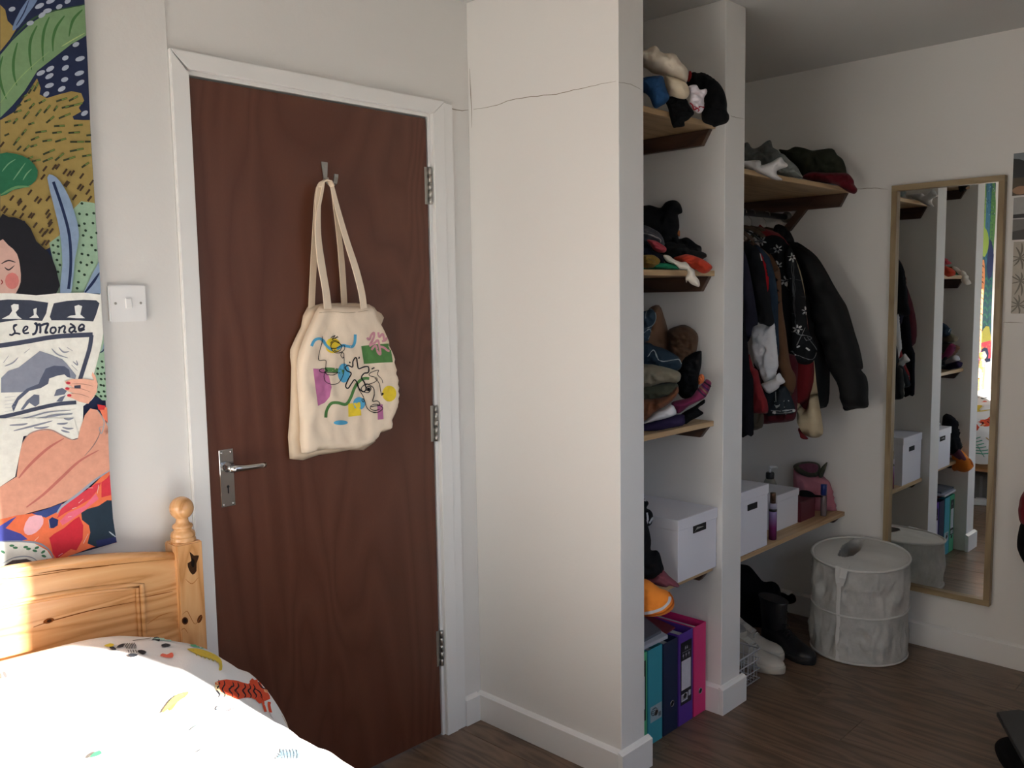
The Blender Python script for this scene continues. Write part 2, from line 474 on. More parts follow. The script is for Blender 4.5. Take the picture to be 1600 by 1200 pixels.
gnt.links.new(tr.outputs[0], ms.inputs[1]); gnt.links.new(gg.outputs[0], ms.inputs[2]); gnt.links.new(ms.outputs[0], g_o.inputs[0])
for i, (a, b, z0, z1) in enumerate(WIN):
    m = MB(); f = .045; ya, yb = YB-.2, YB-.14
    m.box(a, b, ya, yb, z0, z0+f, .004); m.box(a, b, ya, yb, z1-f, z1, .004); m.box(a, a+f, ya, yb, z0+f, z1-f, .004); m.box(b-f, b, ya, yb, z0+f, z1-f, .004)
    wn = struct('window_%d' % (i+1), m, TRIM)
    MB().box(a+f-.002, b-f+.002, YB-.175, YB-.171, z0+f-.002, z1-f+.002).build('pane', GL, wn)
    MB().box(a-.04, b+.04, YB-.14, YB+.03, z0-.022, z0, .004).build('window_sill', TRIM, wn)
    pd = bpy.data.lights.new('window_portal', 'AREA'); pd.shape = 'RECTANGLE'; pd.size = b-a; pd.size_y = z1-z0; pd.cycles.is_portal = True
    po = bpy.data.objects.new('window_portal', pd); COL.objects.link(po); po.location = ((a+b)/2, YB-.26, (z0+z1)/2); po.rotation_euler = (math.pi/2, 0, 0)
    po.rotation_euler = Vector((0, 1, 0)).to_track_quat('-Z', 'Z').to_euler()
# the two stub walls of the open wardrobe
wd1 = struct('wall_divider_left', MB().box(XC, XP1, -L1, .0, 0, H, bev=.0015), WALL)
wd2 = struct('wall_divider_right', MB().box(X2, XP2, -L2, .0, 0, H, bev=.0015), WALL)
def base(name, x0, x1, y0, y1, side):
    """skirting board with a softened top edge"""
    m = MB(); m.box(x0, x1, y0, y1, 0, HB-.004, .0012); 
    if side == '-y': m.prism([(x0, y0+.004, HB-.004), (x0, y1, HB-.004), (x0, y1, HB+.003), (x0, y0+.010, HB)], (x1-x0, 0, 0))
    if side == '-x': m.prism([(x0+.004, y0, HB-.004), (x1, y0, HB-.004), (x1, y0, HB+.003), (x0+.010, y0, HB)], (0, y1-y0, 0))
    if side == '+x': m.prism([(x0, y0, HB-.004), (x1-.004, y0, HB-.004), (x1-.010, y0, HB), (x0, y0, HB+.003)], (0, y1-y0, 0))
    return struct(name, m, TRIM)
base('baseboard_front', .862, XC-TB, -TB, 0, '-y')
base('baseboard_front_left', XL, -.06, -TB-.006, -.006, '-y')
base('baseboard_divider_left', XC-TB, XC, -L1, -.0005, '-x')
base('baseboard_divider_left_end', XC-TB, XP1+TB, -L1-TB, -L1, '-y')
base('baseboard_divider_right', X2-TB, X2, -L2, 0, '-x')
base('baseboard_divider_right_end', X2-TB, XP2+TB, -L2-TB, -L2, '-y')
base('baseboard_right', XR-TB, XR, YB, 0, '-x')
base('baseboard_left', XL, XL+TB, YB, 0, '+x')
# cracks in the plaster
def crack(px, to, parent, w=1.2):
    k = Ink(to, .0006); P = smooth_open(px, 4); Q = []
    for p in P: Q.append((p[0], p[1]+random.uniform(-.7, .7)))
    k.stroke(Q, w*.6, '8f8577', smooth=1, taper=True); k.build('crack', parent)
crack([(690, 168), (705, 170), (722, 173), (735, 172)], plane_to('y', 0, (0, -1, 0)), wall_front, 2)
crack([(740, 171), (770, 166), (800, 156), (830, 151), (870, 147), (905, 139), (940, 131), (963, 127)], plane_to('x', XC, (-1, 0, 0)), wd1, 1.8)
crack([(966, 128), (985, 132), (1003, 140)], plane_to('y', -L1, (0, -1, 0)), wd1, 1.2)
crack([(1141, 181), (1150, 184), (1162, 186)], plane_to('y', -L2, (0, -1, 0)), wd2, 1.2)
crack([(734, 108), (735, 130), (736, 150), (737, 175), (737, 200)], plane_to('x', XC, (-1, 0, 0)), wd1, 1.6)
crack([(1335, 295), (1350, 295), (1372, 294), (1388, 296)], plane_to('x', XR, (-1, 0, 0)), bpy.data.objects['wall_right'], 1.4)
crack([(1568, 504), (1580, 503), (1599, 505)], plane_to('x', XR, (-1, 0, 0)), bpy.data.objects['wall_right'], 1.4)

# ------------------------------------------------------------------ door, frame, handle, hinges
fr = MB(); AW = .062
fr.box(OX0-.03, OX0, -.001, .12, 0, OZ+.03, .001); fr.box(OX1, OX1+.03, -.001, .12, 0, OZ+.03, .001); fr.box(OX0, OX1, -.001, .12, OZ, OZ+.03, .001)
struct('door_frame', fr, TRIM)
ar = MB(); e = .010; AD = -.016
zt = 2.047
ar.prism([(-.052, AD, 0), (OX0-.0, AD, 0), (OX0-.0, AD, OZ+.0), (-.052, AD, zt)], (0, -AD, 0), .002)
ar.prism([(OX1+e, AD, 0), (.826, AD, 0), (.826, AD, zt), (OX1+e, AD, OZ+e)], (0, -AD, 0), .002)
ar.prism([(OX0, AD, OZ+e), (OX1+e, AD, OZ+e), (.826, AD, zt), (-.052, AD, zt)], (0, -AD, 0), .002)
struct('trim_2', ar, TRIM)
struct('trim_3', MB().box(.826, .862, -.0125, .0, 0, 2.043, .0015), TRIM)
door = struct('door_1', MB().box(0, .762, 0.0, .042, .008, DZ, .0015), DOORM)
door['label'] = 'red-brown veneered flush door'
hd = MB(); 
plate = MB().box(.028, .068, -.004, .0, .905, 1.056, .0012); pl = plate.build('handle_plate', CHROME, door)
for sx, sz in ((.035, .912), (.061, .912), (.035, 1.049), (.061, 1.049)):
    MB().lathe([(.0001, -.0062), (.0025, -.006), (.0035, -.004), (.0035, -.0038)], (sx, 0, sz), 12, 'y').build('screw', CHROME, pl)
k = MB(); k.lathe([(.0035, -.0043), (.0035, -.0040)], (.049, 0, .958), 16, 'y'); k.box(.0473, .0507, -.0043, -.004, .940, .958); k.build('keyhole', BLACKP, pl)
lv = MB(); lv.lathe([(.0135, -.004), (.0135, -.008), (.011, -.012), (.0085, -.020), (.0085, -.036)], (.047, 0, 1.010), 24, 'y')
lv.tube([(.040, -.036, 1.010), (.055, -.040, 1.0095), (.075, -.0405, 1.008), (.105, -.040, 1.007), (.128, -.0385, 1.0065), (.140, -.037, 1.006)], [.0095, .0105, .0085, .0078, .0078, .0070], 16)
lv.build('door_lever', CHROME, door)
for z0 in (1.700, .835, .105) if False else ():
    pass
def zwall(px, py): return at(px, py, 'y', 0)[2]
for (pa, pb) in ((262, 320), (634, 690), (990, 1045)):
    z1_, z0_ = zwall(673, pa), zwall(675, pb)
    n = 5; h = (z1_-z0_)/n; m = MB()
    for i in range(n): m.lathe([(.0045, 0), (.0058, .0006), (.0058, h-.0012), (.0045, h-.0006)], (.7685, -.006, z0_+i*h), 14)
    m.box(.7500, .7660, -.0012, .0002, z0_, z1_, .0003)
    m.build('hinge', STEEL, door)
for i in range(9):
    px, py = random.uniform(360, 640), random.uniform(900, 1120)
    p = at(px, py, 'y', 0)
# coat hook on the door
hk = thing('coat_hook', 'small steel coat hook screwed high on the brown door', 'hook', (.388, 0, 1.79))
p0, p1 = at(507, 253, 'y', -.003), at(507, 290, 'y', -.003)
MB().prism([(p0.x-.011, -.004, p0.z), (p0.x+.011, -.004, p0.z), (p0.x+.006, -.004, p1.z+.01), (p0.x-.004, -.004, p1.z+.01)], (0, .004, 0), .001).build('hook_plate', STEEL, hk)
hx = p0.x+.004; hz = p1.z+.012
MB().ribbon([(hx, -.003, hz+.01), (hx+.002, -.010, hz-.006), (hx+.003, -.024, hz-.014), (hx+.004, -.038, hz-.008), (hx+.004, -.044, hz+.008), (hx+.004, -.045, hz+.016)], .013, .003, (1, 0, 0)).build('hook_arm', STEEL, hk)
MB().lathe([(.0001, -.0058), (.003, -.0055), (.0035, -.004)], (p0.x, 0, p0.z-.012), 12, 'y').build('screw', STEEL, hk)

# light switch
sw = thing('light_switch', 'white square rocker light switch on the wall beside the door', 'light switch', (-.186, -.006, 1.395))
MB().box(-.231, -.143, -.017, -.006, 1.395, 1.482, .003, 2).build('switch_plate', WHITEP, sw)
MB().box(-.1945, -.1795, -.021, -.017, 1.4265, 1.4505, .0012).build('rocker', WHITEP, sw)
for sx in (-.2165, -.1575): MB().lathe([(.0001, -.0180), (.0028, -.0178), (.0032, -.0168)], (sx, 0, 1.4385), 12, 'y').build('screw', STEEL, sw)
# ------------------------------------------------------------------ bed
BX0, BX1 = -1.043, -.074      # outer faces of the two headboard posts
bed = thing('single_bed', 'honey pine single bed with panelled arched headboard and ball-topped posts', 'bed', (-.56, -1.0, 0))
PC = -.0625
for pxc in (BX1-.0325, BX0+.0325):
    m = MB(); m.box(pxc-.0325, pxc+.0325, PC-.0325, PC+.0325, 0, .858, .003, 2)
    m.lathe([(.030, .856), (.030, .862), (.0285, .866), (.029, .870)], (pxc, PC, 0), 32)
    post = m.build('post', PINEV, bed)
    fin = MB().lathe([(.0285, .868), (.0290, .874), (.0275, .880), (.0225, .884), (.0205, .888), (.0235, .891), (.0245, .895), (.0225, .899), (.0165, .903), (.0150, .907)] +
        [(.0285*math.cos(a), .939+.0285*math.sin(a)) for a in [(-60+k*10)*math.pi/180 for k in range(15)]] + [(.0008, .9675)], (pxc, PC, 0), 40)
    fin.build('finial', PINEV, post)
def archz(x, z_end, z_mid):
    c = (BX0+BX1)/2; hw = (BX1-BX0)/2-.065; t = (x-c)/hw; return z_mid+(z_end-z_mid)*t*t
hx0, hx1 = BX0+.062, BX1-.062
def ring_board(m, outer, inner, y0, y1):
    """a board with an opening, front at y0 and back at y1"""
    b = bmesh.new(); n = len(outer)
    v = [[b.verts.new((p[0], y, p[1])) for p in loop] for y in (y0, y1) for loop in (outer, inner)]
    for i in range(n):
        j = (i+1) % n
        b.faces.new((v[0][i], v[0][j], v[1][j], v[1][i])); b.faces.new((v[2][j], v[2][i], v[3][i], v[3][j]))
        b.faces.new((v[0][j], v[0][i], v[2][i], v[2][j])); b.faces.new((v[1][i], v[1][j], v[3][j], v[3][i]))
    bmesh.ops.recalc_face_normals(b, faces=list(b.faces)); m.merge(b)
K = 24
ox = [hx0+(hx1-hx0)*i/K for i in range(K+1)]; ix0, ix1 = hx0+.082, hx1-.085
ixs = [ix0+(ix1-ix0)*i/K for i in range(K+1)]
outer = [(x, archz(x, .828, .880)) for x in ox]+[(hx1-(hx1-hx0)*i/K, .40) for i in range(K+1)]
inner = [(x, archz(x, .765, .812)) for x in ixs]+[(ix1-(ix1-ix0)*i/K, .47) for i in range(K+1)]
m = MB(); ring_board(m, outer, inner, -.082, -.058)
m.tube([(x, -.072, archz(x, .828, .880)-.001) for x in ox], .0118, 12)
hb = m.build('headboard', PINE, bed)
m = MB(); m.prism([(x, -.070, z) for x, z in inner], (0, .008, 0)); m.build('headboard_panel', PINE, bed)
m = MB(); P = [(x, -.081, z) for x, z in inner]
m.tube(P, .006, 8, closed=True); m.tube([(p[0]+(.008 if p[0] < -.56 else -.008)*min(1, abs(p[0]+.56)/.2), -.074, p[2]+(-.009 if p[2] > .6 else .009)) for p in P], .005, 8, closed=True)
m.build('panel_moulding', PINE, bed)
for sx in (-1, 1):
    xx = -.0775 if sx == 1 else BX0+.0035
    MB().box(min(xx, xx-.024*sx), max(xx, xx-.024*sx), -1.98, -.095, .235, .355, .004, 2).build('side_rail', PINE, bed)
m = MB()
for i in range(14):
    y = -.18-i*.13
    MB().box(BX0+.03, -.104, y-.035, y+.035, .262, .280, .002).build('slat', PINE, bed)
for pxc in (BX1-.0325, BX0+.0325): MB().box(pxc-.0325, pxc+.0325, -2.04, -1.975, 0, .42, .004, 2).build('foot_post', PINEV, bed)
MB().box(hx0, hx1, -2.02, -1.996, .22, .40, .004).build('footboard', PINE, bed)
# knots in the pine
kn = Ink(plane_to('y', PC-.0325, (0, -1, 0)), .0003)
kn.fill([(296, 862), (303, 868), (311, 868), (307, 880), (307, 892), (301, 898), (295, 890), (293, 880), (299, 876)], '3a2312', smooth=2)
kn.fill([(299, 872), (304, 876), (303, 886), (299, 884)], '170d07', smooth=2)
kn.dot(289, 970, 5, 6, '5a3015'); kn.dot(289, 970, 3, 4, '22110a'); kn.dot(312, 967, 3.5, 7, '5f3317', .4)
for q in ([(290, 905), (300, 912), (310, 902)], [(285, 960), (292, 955), (297, 963), (305, 975), (315, 962)], [(283, 985), (288, 982), (294, 990)]): kn.stroke(q, 1, 'a8652c', taper=True)
kn.build('knot', bed, split=2, kind='stuff')
kn = Ink(plane_to('y', -.0824, (0, -1, 0)), .0003)
kn.stroke([(0, 905), (60, 899), (130, 888), (200, 880), (262, 874)], 1.0, '7c4b1e', taper=True)
kn.stroke([(60, 896), (100, 890), (130, 888), (170, 884)], 1.4, '6e3d18', taper=True)
kn.stroke([(226, 933), (245, 929), (270, 924)], 1.6, '8b4f1f', taper=True)
kn.stroke([(230, 975), (250, 962), (270, 956)], 1.0, 'a8652c', taper=True)
kn.build('knot', bed, split=2, kind='stuff')
kn = Ink(plane_to('y', -.0704, (0, -1, 0)), .0003)
kn.stroke([(52, 980), (75, 972), (110, 962), (150, 952), (212, 940)], 1.6, '7b441b', taper=True); kn.dot(76, 970, 9, 4, '7b441b', -.3); kn.dot(77, 970, 4, 2.4, '3a1e0c', -.3)
kn.build('knot', bed, split=2, kind='stuff')
# mattress
tag(MB().box(-1.015, -.105, -1.97, -.10, .281, .50, .04, 4).build('mattress', cloth_m('white_ticking', C('dcdcd6')), smooth=True), 'white mattress lying on the pine bed under the patterned duvet', 'mattress')
# duvet
SEC = [(-1.045, .50), (-1.03, .60), (-.97, .665), (-.85, .695), (-.6, .700), (-.42, .697), (-.32, .686), (-.2, .645), (-.12, .600), (-.06, .545), (-.025, .48), (-.008, .41), (.0, .35), (.002, .305)]
secs = smooth_open(SEC, 8); NV = 150
bm = bmesh.new(); rows = []
for j in range(NV+1):
    t = j/NV; y = -.098-1.82*t; row = []
    for i, (x, z) in enumerate(secs):
        u = i/(len(secs)-1); top = min(1, max(0, (z-.56)/.12))
        s = max(0, min(1, (-y-.16)/.5)); x2 = x-.100*s*max(0, min(1, (x+.8)/.5))*(1-abs(u-.75)*.0)
        q = Vector((x*5, y*5, z*3))
        wob = noise.noise(q)*.009+noise.noise(q*2.6+Vector((3, 1, 7)))*.006+(1-abs(noise.noise(q*Vector((1.6, 1.0, 1)) + Vector((9, 2, 4))))*2)*.006-.004
        wob += .012*math.sin(y*14+x*5)*min(1, max(0, (x+.45)/.3))
        head = .018*max(0, 1-(-y-.098)/.05)
        wob *= .10+.90*max(0, min(1, (x+.36)/.16)); wob *= 1 if x > -.9 else .4
        zb = .012*math.sin(y*22)*max(0, (.36-z)/.06) if x > -.1 else 0
        row.append(bm.verts.new((x2+wob*(.9 if u > .68 else 0), y-(.01*math.sin(x*15) if j == 0 else 0), z+wob*(1-.7*(u > .85))-head*(1+top)+zb)))
    rows.append(row)
for a, b in zip(rows, rows[1:]):
    for i in range(len(secs)-1): f = bm.faces.new((a[i], a[i+1], b[i+1], b[i])); f.smooth = True
duv_m = cloth_m('white_cotton', (.84, .85, .86, 1), .02)
duvet = link('duvet', bm, duv_m)
sm = duvet.modifiers.new('thickness', 'SOLIDIFY'); sm.thickness = .03; sm.offset = 0
tag(duvet, 'white duvet printed with colourful animals and leaves spread over the pine bed', 'duvet')
me = duvet.data
zs = [p.normal.z for p in me.polygons]
if sum(zs) < 0: me.flip_normals()
d_off = onto(duvet)
def d_to(x, y):
    r = d_off(x, y)
    return (r[0]+r[1]*.0155, r[1]) if r else None
ik = Ink(d_to, .0005, 3); ik.dl = .04
def Q7(a, b): return (260+a/5.333, 980+b/5.333)
def Q6(a, b): return (a/5.4545, 980+b/5.4545)
def pl(f, P): return [f(*p) for p in P]
# tiger
ik.fill(pl(Q7, [(375, 515), (470, 488), (560, 498), (640, 520), (690, 480), (740, 490), (800, 545), (845, 590), (820, 640), (780, 665), (735, 690), (700, 655), (640, 640), (560, 655), (500, 640), (430, 610), (400, 570)]), 'e2583a', smooth=2)
ik.fill(pl(Q7, [(375, 520), (400, 512), (430, 600), (520, 640), (530, 660), (440, 620), (385, 580)]), 'f3d9a5', smooth=2)
for a in (400, 445, 505, 545, 600, 645, 690):
    ik.stroke(pl(Q7, [(a+5, 492+(a-400)*.12), (a+15, 530+(a-400)*.1), (a-5, 580), (a+20, 620), (a+10, 645)]), 2.4, '2a2a33', taper=True)
for P in ([(720, 500), (750, 545), (790, 560)], [(700, 560), (740, 590), (760, 640)], [(760, 520), (800, 570), (830, 585)], [(740, 620), (770, 660)]): ik.stroke(pl(Q7, P), 2, '33232a', taper=True)
ik.stroke(pl(Q7, [(765, 660), (770, 700), (785, 760)]), 4.2, 'e2583a'); ik.stroke(pl(Q7, [(815, 670), (815, 710), (825, 760)]), 4.2, 'e2583a')
ik.fill(pl(Q7, [(770, 540), (810, 560), (800, 590), (770, 580)]), 'f0b48a', smooth=2)
ik.fill(pl(Q7, [(570, 350), (600, 365), (640, 415), (615, 420), (590, 390)]), '4b3339', smooth=2)
# yellow leaves
ik.fill(pl(Q7, [(150, 240), (230, 235), (330, 262), (400, 300), (430, 340), (425, 410), (405, 410), (400, 350), (340, 320), (260, 300), (200, 270)]), 'e8cf55', smooth=2)
for k_ in range(6): ik.stroke(pl(Q7, [(200+k_*32, 245+k_*10), (230+k_*32, 300+k_*10)]), 1.1, 'd6b83c', smooth=1)
ik.fill(pl(Q7, [(0, 740), (30, 680), (80, 620), (150, 600), (130, 650), (70, 700), (20, 770)]), 'e9cd5c', smooth=2)
ik.fill(pl(Q7, [(990, 810), (1040, 815), (1090, 850), (1130, 900), (1125, 930), (1080, 890), (1030, 840)]), 'e6cf3f', smooth=2)
for P in ([(1000, 812), (1050, 830), (1085, 860)], [(1060, 840), (1100, 890)]): ik.stroke(pl(Q7, P), 1, '6b6350', taper=True)
# grey bird foot and grey plant
ik.fill(pl(Q7, [(385, 750), (410, 722), (432, 725), (430, 745), (405, 765)]), '8f98a4', smooth=2)
for a in range(6): ik.stroke(pl(Q7, [(960+a*22, 1173), (940+a*26, 1120), (935+a*24, 1085)]), 3.2, '7b93a3', taper=True)
for a in range(4): ik.stroke(pl(Q7, [(895+a*14, 1170-a*22), (930+a*8, 1160)]), 2, '7b93a3')
ik.stroke(pl(Q7, [(1080, 1172), (1075, 1140), (1100, 1130), (1110, 1172)]), 1.1, '6c7f8f')
ik.stroke(pl(Q7, [(480, 780), (510, 765), (545, 748)]), 1, 'b0717a'); ik.stroke(pl(Q7, [(180, 940), (240, 900), (350, 850)]), 3, 'bfe0d8', taper=True)
ik.stroke(pl(Q7, [(240, 1130), (290, 1100), (340, 1080)]), 2, 'd0e8ee', taper=True)
# green leaf by the post
ik.fill(pl(Q7, [(80, 112), (150, 118), (200, 165), (285, 235), (240, 228), (180, 215), (175, 180), (140, 150), (90, 130)]), '6fc49a', smooth=2)
ik.fill([(222, 1003), (262, 1002), (290, 1008), (298, 1016), (270, 1014), (240, 1010)], 'bfe6da', smooth=2)
# zebra
for P in ([(985, 240), (1010, 215), (1050, 205), (1040, 235)], [(1080, 310), (1100, 290), (1160, 300), (1120, 322)], [(1155, 270), (1190, 258), (1232, 275), (1200, 300)], [(925, 235), (960, 232), (985, 258), (950, 262)], [(1350, 215), (1390, 200), (1435, 215), (1385, 235)], [(1275, 185), (1300, 150), (1340, 150), (1335, 185), (1300, 165)]):
    ik.fill(pl(Q6, P), '3b3d44', smooth=2)
for a in range(7): ik.stroke(pl(Q6, [(1050+a*14, 205-a), (1062+a*14, 225), (1072+a*12, 250)]), 1.2, '3b3d44')
for a in range(4): ik.stroke(pl(Q6, [(1080+a*20, 260), (1085+a*22, 285)]), 1.1, '3b3d44')
ik.stroke(pl(Q6, [(1120, 180), (1200, 170), (1280, 158)]), .9, '55575e'); ik.fill(pl(Q6, [(880, 225), (930, 205), (965, 215), (940, 235)]), 'ecd94d', smooth=2)
ik.fill(pl(Q6, [(1350, 310), (1370, 290), (1410, 300), (1440, 285), (1465, 290), (1460, 325), (1410, 325)]), 'ee7a67', smooth=2)
ik.fill(pl(Q6, [(770, 1198), (800, 1160), (850, 1138), (872, 1160), (830, 1185)]), '63c390', smooth=2)
ik.fill(pl(Q6, [(1365, 810), (1400, 740), (1470, 660), (1527, 640), (1527, 690), (1450, 740), (1400, 790)]), 'ead06a', smooth=2)
ik.fill(pl(Q6, [(25, 455), (50, 450), (66, 490), (50, 505)]), '9a9a9e', smooth=2)
for P in ([(1080, 425), (1130, 412), (1195, 395)], [(700, 560), (730, 562)], [(800, 542), (828, 528)], [(1380, 1195), (1410, 1160)]): ik.stroke(pl(Q6, P), .9, 'a9a9ad', taper=True)
ik.build('duvet_motif', duvet, split=.6, kind='stuff')
# pattern on the side that hangs towards the wardrobe (seen in the mirror)
dt = BVHTree.FromPolygons([v.co+duvet.location for v in me.vertices], [p.vertices for p in me.polygons])
def side_to(y, z):
    h = dt.ray_cast(Vector((1.2, y, z+.25)), Vector((-1, 0, -.2)).normalized())
    return (h[0]+Vector((.0155, 0, .003)), Vector((1, 0, .1)).normalized()) if h[0] else None
ik = Ink(side_to, .0012, .012)
ik.stroke([(-.20, .62), (-.32, .60), (-.45, .62)], .016, '5a3b36'); ik.dot(-.29, .535, .045, .04, 'e2583a'); ik.dot(-.28, .55, .022, .018, 'b93f2c')
ik.fill([(-.3, .66), (-.4, .665), (-.42, .645), (-.32, .64)], 'e8cf78'); ik.stroke([(-.36, .54), (-.42, .50), (-.43, .44), (-.38, .47)], .006, 'c8a56a')
for a in range(6):
    ik.stroke([(-.31-.012*a, .45-.018*a), (-.27-.008*a, .46-.02*a)], .006, '4fa88f'); ik.stroke([(-.31-.012*a, .45-.018*a), (-.35-.012*a, .47-.02*a)], .006, '4fa88f')
ik.stroke([(-.30, .47), (-.38, .34)], .004, '4fa88f', smooth=1)
for (y, z, c) in ((-.7, .5, 'e8cf55'), (-.85, .42, '63c390'), (-.62, .40, 'e2583a'), (-1.0, .52, '3b3d44'), (-1.2, .45, 'e2583a'), (-1.4, .5, '63c390')): ik.dot(y, z, .045, .02, c, .5)
ik.build('duvet_motif', duvet, split=.004, kind='stuff')
# things under the bed, seen in the mirror
cr_ = thing('storage_crate', 'grey ribbed storage crate pushed under the pine bed', 'crate', (-.42, -.45, 0))
MB().box(-.62, -.22, -.80, -.14, 0, .19, .008, 2).build('body', plain('grey_plastic', C('77797a'), .5), cr_)
for i in range(14): MB().box(-.22, -.216, -.78+i*.046, -.76+i*.046, .01, .18, .001).build('rib', plain('pale_grey_plastic', C('909394'), .45), cr_)
st = thing('power_strip', 'white extension power strip on the floor beside the bed', 'power strip', (-.14, -.35, 0))
Mx = Matrix.Translation((-.135, -.33, 0)) @ Matrix.Rotation(-.35, 4, 'Z')
m = MB(); b = MB().box(-.028, .028, -.16, .16, 0, .045, .006, 2).bm; m.merge(b, Mx); m.build('body', WHITEP, st)
for i in range(4):
    m = MB(); b = MB()
    b.box(-.012, .012, -.125+i*.08-.011, -.125+i*.08+.011, .045, .0455)
    m.merge(b.bm, Mx); m.build('socket', BLACKP, st)

# ------------------------------------------------------------------ tapestry
TY = -.020
def ty(x, z):
    return TY - .005*math.sin(x*8+z*1.2) - .003*noise.noise(Vector((x*4, z*3, 1))) - .006*max(0, (x+.45)/.2)*max(0, (1.25-z))
edge_r = [at(px, py, 'y', TY) for px, py in ((124, -120), (131, 0), (137, 110), (141, 200), (147, 300), (155, 430), (160, 520), (166, 640), (170, 740), (175, 810), (181, 848))]
def xr_at(z):
    for a, b in zip(edge_r, edge_r[1:]):
        if z <= a.z and z >= b.z: return a.x+(b.x-a.x)*(z-a.z)/(b.z-a.z)
    return edge_r[0].x if z > edge_r[0].z else edge_r[-1].x
bot = [at(px, py, 'y', TY) for px, py in ((181, 848), (140, 860), (100, 870), (60, 882), (20, 893), (0, 899))]
def zb_at(x):
    for a, b in zip(bot, bot[1:]):
        if b.x <= x <= a.x: return a.z+(b.z-a.z)*(x-a.x)/(b.x-a.x)
    return bot[-1].z + (bot[-1].x-x)*.02
bm = bmesh.new(); NX, NZ = 60, 50; g = []
for j in range(NZ+1):
    row = []
    for i in range(NX+1):
        ztop = 2.345; u = i/NX; w_ = j/NZ
        x0 = -1.36; xa = x0+(edge_r[5].x-x0)*u; zb = zb_at(min(xa, bot[0].x)); z = zb+(ztop-zb)*w_
        x = x0+(xr_at(z)-x0)*u
        row.append(bm.verts.new((x, ty(x, z), z)))
    g.append(row)
for a, b in zip(g, g[1:]):
    for i in range(NX): f = bm.faces.new((a[i], a[i+1], b[i+1], b[i])); f.smooth = True
tap = link('tapestry', bm, plain('tapestry_ground', C('28304c', 1.3), .9, spec=.1, bmp=.2, bscale=200))
so = tap.modifiers.new('thickness', 'SOLIDIFY'); so.thickness = .0016; so.offset = 0
tag(tap, 'colourful jungle tapestry of a woman reading a newspaper, hung above the bed', 'tapestry')
def t_px(px, py):
    p = at(px, py, 'y', TY); y = ty(p.x, p.z); p = at(px, py, 'y', y)
    p.z = max(p.z, zb_at(min(p.x, bot[0].x))+.0005); p.x = min(p.x, xr_at(p.z)-.0005); p.y = ty(p.x, p.z)
    return (p+Vector((0, -.001, 0)), Vector((0, -1, 0)))
def A(a, b): return (a/2.608, b/2.608)
def B_(a, b): return (a/2.608, 440+b/2.608)
def D5(a, b): return (a/4.615, 640+b/4.615)
def D4(a, b): return (a/5.456, 440+b/5.456)
tk = Ink(t_px, .00025, 9); tk.dl = .1
NAVY, MUS, LG, DG, BLU = '28304c', '978450', '71906a', '3c5f3d', '8398b3'
def F(f, P, c, k=1.2, smooth=2, step=None): tk.fill(pl(f, P), c, k, smooth, step)
def S(f, P, w_, c, k=1.2, taper=True): tk.stroke(pl(f, P), w_, c, k, taper=taper)
RX = 410
# navy sky corner with pale dashes
F(A, [(0, 0), (352, 0), (372, 480), (375, 600), (0, 600)], NAVY, 1.1, 1)
# mustard field
F(A, [(0, 490), (60, 455), (150, 320), (165, 360), (160, 385), (190, 400), (240, 385), (290, 372), (330, 380), (342, 410), (320, 440), (330, 455), (295, 475), (300, 488), (340, 490), (385, 492), (392, 830), (330, 820), (240, 960), (200, 1010), (180, 1020), (150, 1000), (100, 900), (0, 890)], MUS, 1.25, 1)
F(A, [(0, 20), (20, 40), (30, 85), (65, 120), (40, 160), (0, 210)], MUS, 1.25, 1)
# green patch under the field
F(A, [(200, 990), (240, 960), (300, 850), (330, 820), (400, 830), (415, 1330), (380, 1330), (395, 1270), (420, 1196), (200, 1196), (230, 1120), (210, 1040)], '93b098', 1.25, 1)
# big pale leaf
F(A, [(0, 225), (50, 165), (120, 100), (180, 60), (260, 35), (352, 22), (352, 145), (290, 180), (220, 235), (150, 290), (100, 370), (50, 430), (0, 480)], LG, 1.25, 1)
S(A, [(48, 160), (110, 95), (190, 52), (352, 18)], 3, '35503a')
for P in ([(70, 175), (55, 240), (55, 300), (68, 350)], [(10, 230), (-4, 290), (5, 350), (25, 405)], [(150, 105), (125, 160), (120, 220), (128, 285)], [(200, 70), (180, 120), (172, 180), (175, 250)], [(262, 65), (230, 110), (215, 160), (215, 210)], [(335, 40), (305, 70), (290, 100), (280, 150)]): S(A, P, 4.5, '456f42')
S(A, [(0, 420), (70, 330), (130, 270), (200, 210)], 1.5, '87a46f'); S(A, [(250, 190), (300, 160), (345, 135)], 2, 'a3b77f')
# blue blade leaf at the top
F(A, [(50, 125), (60, 85), (110, 0), (152, 0), (110, 60), (75, 110)], '6f84a8', 1.2)
S(A, [(65, 105), (95, 55), (118, 0)], 2, NAVY)
for (x, y) in ((48, 38), (160, 25), (170, 62), (240, 28), (122, 95), (275, 5), (205, 5), (308, 182), (265, 237), (325, 240), (203, 281), (265, 277), (165, 298), (200, 311), (262, 325), (322, 299), (200, 349), (326, 338), (250, 363), (187, 384), (343, 462), (192, 45)):
    tk.dot(*A(x, y), 6.2+random.uniform(-1, 1.6), 3.6, 'aab4c6', -.45+random.uniform(-.2, .2), k=1.1)
